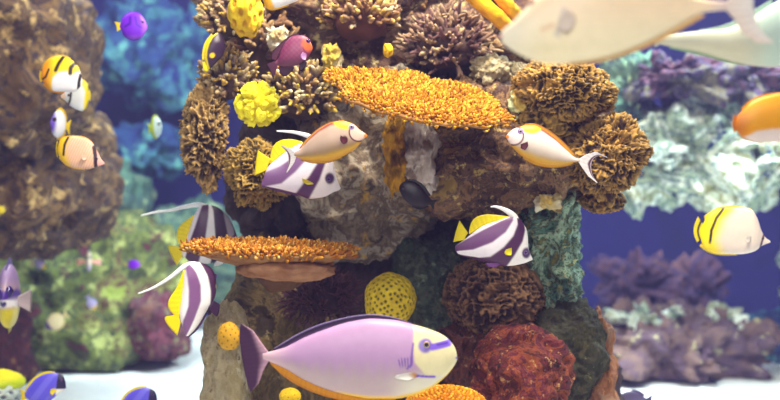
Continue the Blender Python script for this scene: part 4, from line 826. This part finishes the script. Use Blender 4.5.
f.fin('anal_fin', [(570, 62), (590, 59.5), (606, 56.5), (630, 48.5), (655, 37.5), (680, 23.5), (700, 14)], [(569, 65.5), (591, 64), (609, 60.6), (633, 53), (659, 42.4), (685, 28), (706, 16)], tipcol('#ecc890', '#e0a858'), n=(44, 6), rays=20)
f.fin('dorsal_fin', [(552, -16), (578, -31), (605, -37), (640, -31), (670, -16), (690, -4)], [(550, -21), (577, -37), (606, -44), (643, -38), (675, -22), (696, -7)], tipcol('#e8c8a8', '#d8a868'), n=(44, 6), rays=20)
f.fin('tail_fin', [(768, -31), (750, -22), (736, -8), (722, 6), (733, 17), (743, 33), (757, 43), (772, 43)], [(770, -29), (759, -18), (753, -2), (754, 12), (757, 24), (763, 34), (773, 41)], lambda px, py, s, t: mix(full(len(px), '#fce8dc'), h2l('#fff8f4'), t), th=1.6, n=(60, 14), rays=14, smooth=1)
f.pair('pectoral_fin', [(556, 22), (555, 32)], [(564, 14), (572, 18), (572, 28), (564, 36)], '#ecd8c8', out=4, n=(18, 7))
f.eye(532, 3.6, 3.0, '#b08488', '#3c2430', '#a07078')
# second pale fish behind it
f = Fish('unicornfish', 'pale grey green fish behind the tail of the big pale fish', 770, 30, 1.42)
T = [(658, 39), (676, 34), (700, 31), (722, 29), (742, 22), (772, 4), (815, -14), (850, -14), (880, 4), (896, 22)]
B = [(658, 44), (676, 47.5), (700, 52.5), (722, 59), (745, 64.5), (775, 67), (815, 67), (850, 60), (880, 44), (896, 27)]
def colB2(px, py): return mix(mix(full(len(px), '#a8b8ac'), h2l('#ccc8b0'), ss(20, 50, py)), h2l('#b8d4cc'), ss(735, 775, px)*0.8)
f.body(T, B, colB2, n1=120, n2=80, wpts=[(658, 2), (690, 7), (740, 15), (800, 19), (850, 15), (885, 8), (896, 2.5)])
f.fin('anal_fin', [(672, 46), (700, 51.5), (722, 58), (745, 63.5)], [(668, 48), (699, 55), (722, 61.5), (746, 66.5)], tipcol('#a8c0a0', '#8cb090'), n=(34, 6), rays=16)
f.fin('dorsal_fin', [(700, 32), (722, 30), (742, 23), (772, 5)], [(699, 30), (721, 26.5), (741, 18), (772, -1)], '#b8d8cc', n=(30, 6), rays=14)
f.fin('tail_fin', [(662, 39.5), (660, 41.5), (662, 43.5)], [(654, 34), (656, 41), (654, 48)], '#c8ccc0', n=(20, 8))
f.eye(880, 12, 3.0, '#a09088', '#2c2428')
# orange fish at the right edge
f = Fish('butterflyfish', 'blurred orange fish with a pale belly cut by the right edge', 775, 118, 1.5)
T = [(735.5, 121), (738, 115.5), (742, 111), (752.5, 101), (767, 95.6), (782, 93), (798, 95), (812, 103), (820, 113), (826, 120)]
B = [(735.5, 127), (738, 133), (746, 138.5), (760.7, 142.5), (775, 142.5), (795, 138), (810, 131), (820, 125.5), (826, 122.5)]
def colR(px, py):
    c = mix(full(len(px), '#f0a008'), h2l('#d8781c'), ss(752, 738, px)); c = stripes(px, py, c, '#c88c30', 0.8, 75, 0.25)
    return mix(c, h2l('#e8d4d0'), ss(-1.5, 2.5, py-np.interp(px, [738, 755, 770, 800], [140, 131, 129, 128])))
f.body(T, B, colR, kw=0.32, n1=80, n2=80)
f.fin('tail_fin', [(738, 119), (737, 124), (738, 129)], [(735, 114), (731.5, 123), (734, 133)], '#d87820', n=(16, 6))
f.fin('dorsal_fin', [(743, 111.5), (752.5, 102), (767, 96.6), (790, 95)], [(741, 108.5), (751.5, 98.6), (767, 93), (791, 92)], tipcol('#f0a008', '#e89010'), n=(26, 6))
f.fin('anal_fin', [(742, 135), (750, 139), (762, 141.8)], [(740, 137), (749, 141.6), (763, 144)], '#e0b088', n=(18, 5))
f.eye(818, 116, 2.2, '#402020', '#100808')
# yellow white fish at the top edge
f = Fish('butterflyfish', 'white fish with a yellow rear cut by the top edge', 285, -8, 2.0)
T = [(262, -8), (266, -16), (276, -24), (290, -27), (304, -22), (312, -13), (318, -7)]
B = [(262, -2), (264.5, 4), (269.5, 9.2), (277, 8.2), (288, 4.6), (299, 0.2), (309, -4), (318, -6)]
f.body(T, B, lambda px, py: mix(full(len(px), '#f4b010'), h2l('#e8e4e8'), ss(-1.5, 2, (px-272)*0.9+(py-2)*-0.35)), kw=0.28, n1=70, n2=72)
f.fin('tail_fin', [(263, -9), (262.5, -5), (263, -1)], [(257, -13), (255.5, -5), (257, 2)], '#f0c020', n=(14, 6))
f.fin('anal_fin', [(264.5, 3), (269.5, 8.4), (277, 7.4), (288, 4)], [(263.4, 5), (269, 10.8), (278, 9.8), (289, 5.6)], '#f4b818', n=(20, 5))
f.fin('dorsal_fin', [(266, -15), (276, -23), (290, -26), (304, -21)], [(264, -17), (275, -26), (290, -29.5), (305, -24)], '#f4c018', n=(20, 5))
f.eye(311, -9, 1.6, '#302030', '#100c14')
# dark yellow-edged fish at the coral's left rim
f = Fish('butterflyfish', 'dark fish with yellow edges at the left rim of the top corals', 215, 50, 2.2, yaw=25)
Lf = [(216, 33), (210, 38), (206.5, 44), (204.5, 51), (204, 58), (206, 65), (208, 69)]
Rt = [(220, 33), (224, 39), (225.5, 47), (223, 55), (217, 62), (212, 67), (210, 69)]
f.body(Lf, Rt, lambda px, py: mix(mix(full(len(px), '#34203c'), h2l('#e8cc10'), ss(2.6, 1.2, px-np.interp(py, [33, 38, 44, 51, 58, 65, 70], [216, 210, 206.5, 204.5, 204, 206, 208]))), h2l('#f0c010'), ss(3, 2, np.hypot(px-211, py-56))), axis='y', n1=60, n2=60, wpts=[(33, 2), (45, 6), (55, 5), (69, 1.2)])
f.fin('tail_fin', [(205, 62), (206, 66), (209, 68)], [(202.5, 62), (203, 70), (207, 72)], '#e8d810', n=(14, 6))
f.fin('dorsal_fin', [(213, 36), (207, 44), (205, 52), (204.5, 60)], [(211.5, 33.5), (204.5, 42), (202, 52), (202, 61)], '#e0c810', n=(20, 6))
f.eye(223.5, 45, 1.5, '#402838', '#100c14')

# a fish facing the viewer at the left edge, and other small ones
def small(name, label, cx, cy, L, H, ang, d, col, tail, dors, yaw=0, w=0.32, anal=None, eye='#302030', group=None, pect=None, cat='fish'):
    """a small oval fish heading along +x before turning; col gets u (tail 0 to snout 1) and v (top 0 to belly 1)"""
    f = Fish(name, label, cx, cy, d, 0, cat, group); f.root.rotation_euler = Matrix.Rotation(math.radians(yaw), 3, 'Z').to_4x4().to_euler()
    if ang: f.root.rotation_euler = (Matrix.Rotation(math.radians(yaw), 3, 'Z')@Matrix.Rotation(math.radians(ang), 3, 'Y')).to_euler()
    a, b = cx-L/2, cx+L/2; X = lambda u: a+L*u; Y = lambda v: cy+H*(v-0.5)
    T = [(X(0.0), Y(0.42)), (X(0.1), Y(0.33)), (X(0.3), Y(0.1)), (X(0.52), Y(0.0)), (X(0.75), Y(0.1)), (X(0.92), Y(0.33)), (X(1), Y(0.5))]
    B = [(X(0.0), Y(0.58)), (X(0.1), Y(0.67)), (X(0.3), Y(0.9)), (X(0.52), Y(1.0)), (X(0.75), Y(0.92)), (X(0.92), Y(0.7)), (X(1), Y(0.55))]
    f.body(T, B, lambda px, py: col((px-a)/L, (py-cy)/H+0.5), kw=w, n1=48, n2=48)
    f.fin('tail_fin', [(X(0.03), Y(0.42)), (X(0.0), Y(0.5)), (X(0.03), Y(0.58))], [(X(-0.2), Y(0.2)), (X(-0.14), Y(0.5)), (X(-0.2), Y(0.8))], tail, n=(14, 6))
    f.fin('dorsal_fin', [(X(0.12), Y(0.34)), (X(0.3), Y(0.12)), (X(0.52), Y(0.02)), (X(0.72), Y(0.1))], [(X(0.06), Y(0.2)), (X(0.24), Y(-0.04)), (X(0.5), Y(-0.12)), (X(0.73), Y(0.03))], dors, n=(18, 5))
    f.fin('anal_fin', [(X(0.12), Y(0.66)), (X(0.3), Y(0.88)), (X(0.52), Y(0.98))], [(X(0.07), Y(0.8)), (X(0.26), Y(1.04)), (X(0.52), Y(1.08))], anal or dors, n=(16, 5))
    f.eye(X(0.86), Y(0.4), 0.09*H, eye, '#08060a')
    if pect: f.pair('pectoral_fin', [(X(0.66), Y(0.5)), (X(0.66), Y(0.62))], [(X(0.55), Y(0.4)), (X(0.48), Y(0.6)), (X(0.58), Y(0.75))], pect[0], out=pect[1], n=(12, 6), rays=4)
    return f
def colT(u, v):
    c = mix(full(len(u), '#8c74a0'), h2l('#b09490'), ss(0.2, 0.45, v)); c = mix(c, h2l('#48288c'), ss(0.09, 0.05, np.abs(v-0.45))); c = mix(c, h2l('#e8e4ec'), ss(0.5, 0.54, v)*ss(0.66, 0.62, v))
    c = mix(c, h2l('#dcc818'), ss(0.62, 0.7, v)); return mix(c, h2l('#30206c'), ss(0.06, 0.03, np.hypot((u-0.98)*1.2, v-0.585)))
small('rabbitfish', 'yellow chinned fish facing the viewer at the left edge', 9, 296, 70, 64, 0, 2.6, colT, '#a08cb0', '#6c5c98', yaw=-80, w=0.34, anal='#c8b820', eye='#2c1864', pect=('#b0a0a8', 12))
small('butterflyfish', 'narrow white fish with purple and yellow edges, turned away on the left', 59, 124, 24, 28, -8, 2.6, lambda u, v: mix(mix(full(len(u), '#e4e4f0'), h2l('#5c3cb0'), ss(0.7, 0.9, u)), h2l('#f0d010'), ss(0.3, 0.15, u)), '#f0d010', '#e8c010', yaw=-115, w=0.3)
small('wrasse', 'yellow green and white fish in the blue gap beside the hanging coral', 156, 127, 18, 21, -6, 3.2, lambda u, v: mix(full(len(u), '#c8dc10'), h2l('#d0ecec'), ss(0.45, 0.6, u)), '#c8dc10', '#b8d010', yaw=-40)
small('chromis', 'pale fish with spread pink side fins over the algae slope', 89, 261, 20, 20, -14, 3.9, lambda u, v: mix(full(len(u), '#d8c8b0'), h2l('#a894b8'), ss(0.7, 0.9, v)), '#806c90', '#70608c', yaw=-78, w=0.3, pect=('#f0b0a0', 9))
small('chromis', 'white and yellow fish over the slope right of the yellow chinned fish', 41, 264.5, 12, 8, 35, 3.9, lambda u, v: mix(full(len(u), '#b8a8e0'), h2l('#f0c820'), ss(0.6, 0.8, u)), '#a898d8', '#a898d8')
small('chromis', 'white fish with a yellow end sinking over the reddish patch of the slope', 92, 304, 14, 9, 58, 3.9, lambda u, v: mix(full(len(u), '#c0b8e4'), h2l('#f0c020'), ss(0.65, 0.85, u)), '#b0a8e0', '#b0a8e0')
small('chromis', 'cream fish with a purple head low over the algae slope', 55, 322, 22, 15, 145, 3.9, lambda u, v: mix(full(len(u), '#ead8a8'), h2l('#50308c'), ss(0.7, 0.82, u)), '#e8d090', '#e8d490')
small('chromis', 'tiny vivid purple fish left of the long streamers', 134, 264.5, 13, 8, 0, 3.9, lambda u, v: mix(full(len(u), '#8414e8'), h2l('#a83cf4'), ss(0.5, 0.9, u)), '#d0b840', '#8014e0')
small('tang', 'greyish purple fish cut by the bottom edge at the right sand', 632, 400, 30, 18, 180, 2.7, lambda u, v: mix(full(len(u), '#74688c'), h2l('#5c5074'), ss(0.3, 0.7, v)), '#60547c', '#5c4c74')
small('chromis', 'tiny yellow fish at the left edge below the boulders', 1, 210, 9, 7, 0, 3.3, lambda u, v: full(len(u), '#e8d018'), '#e8d018', '#e8d018')
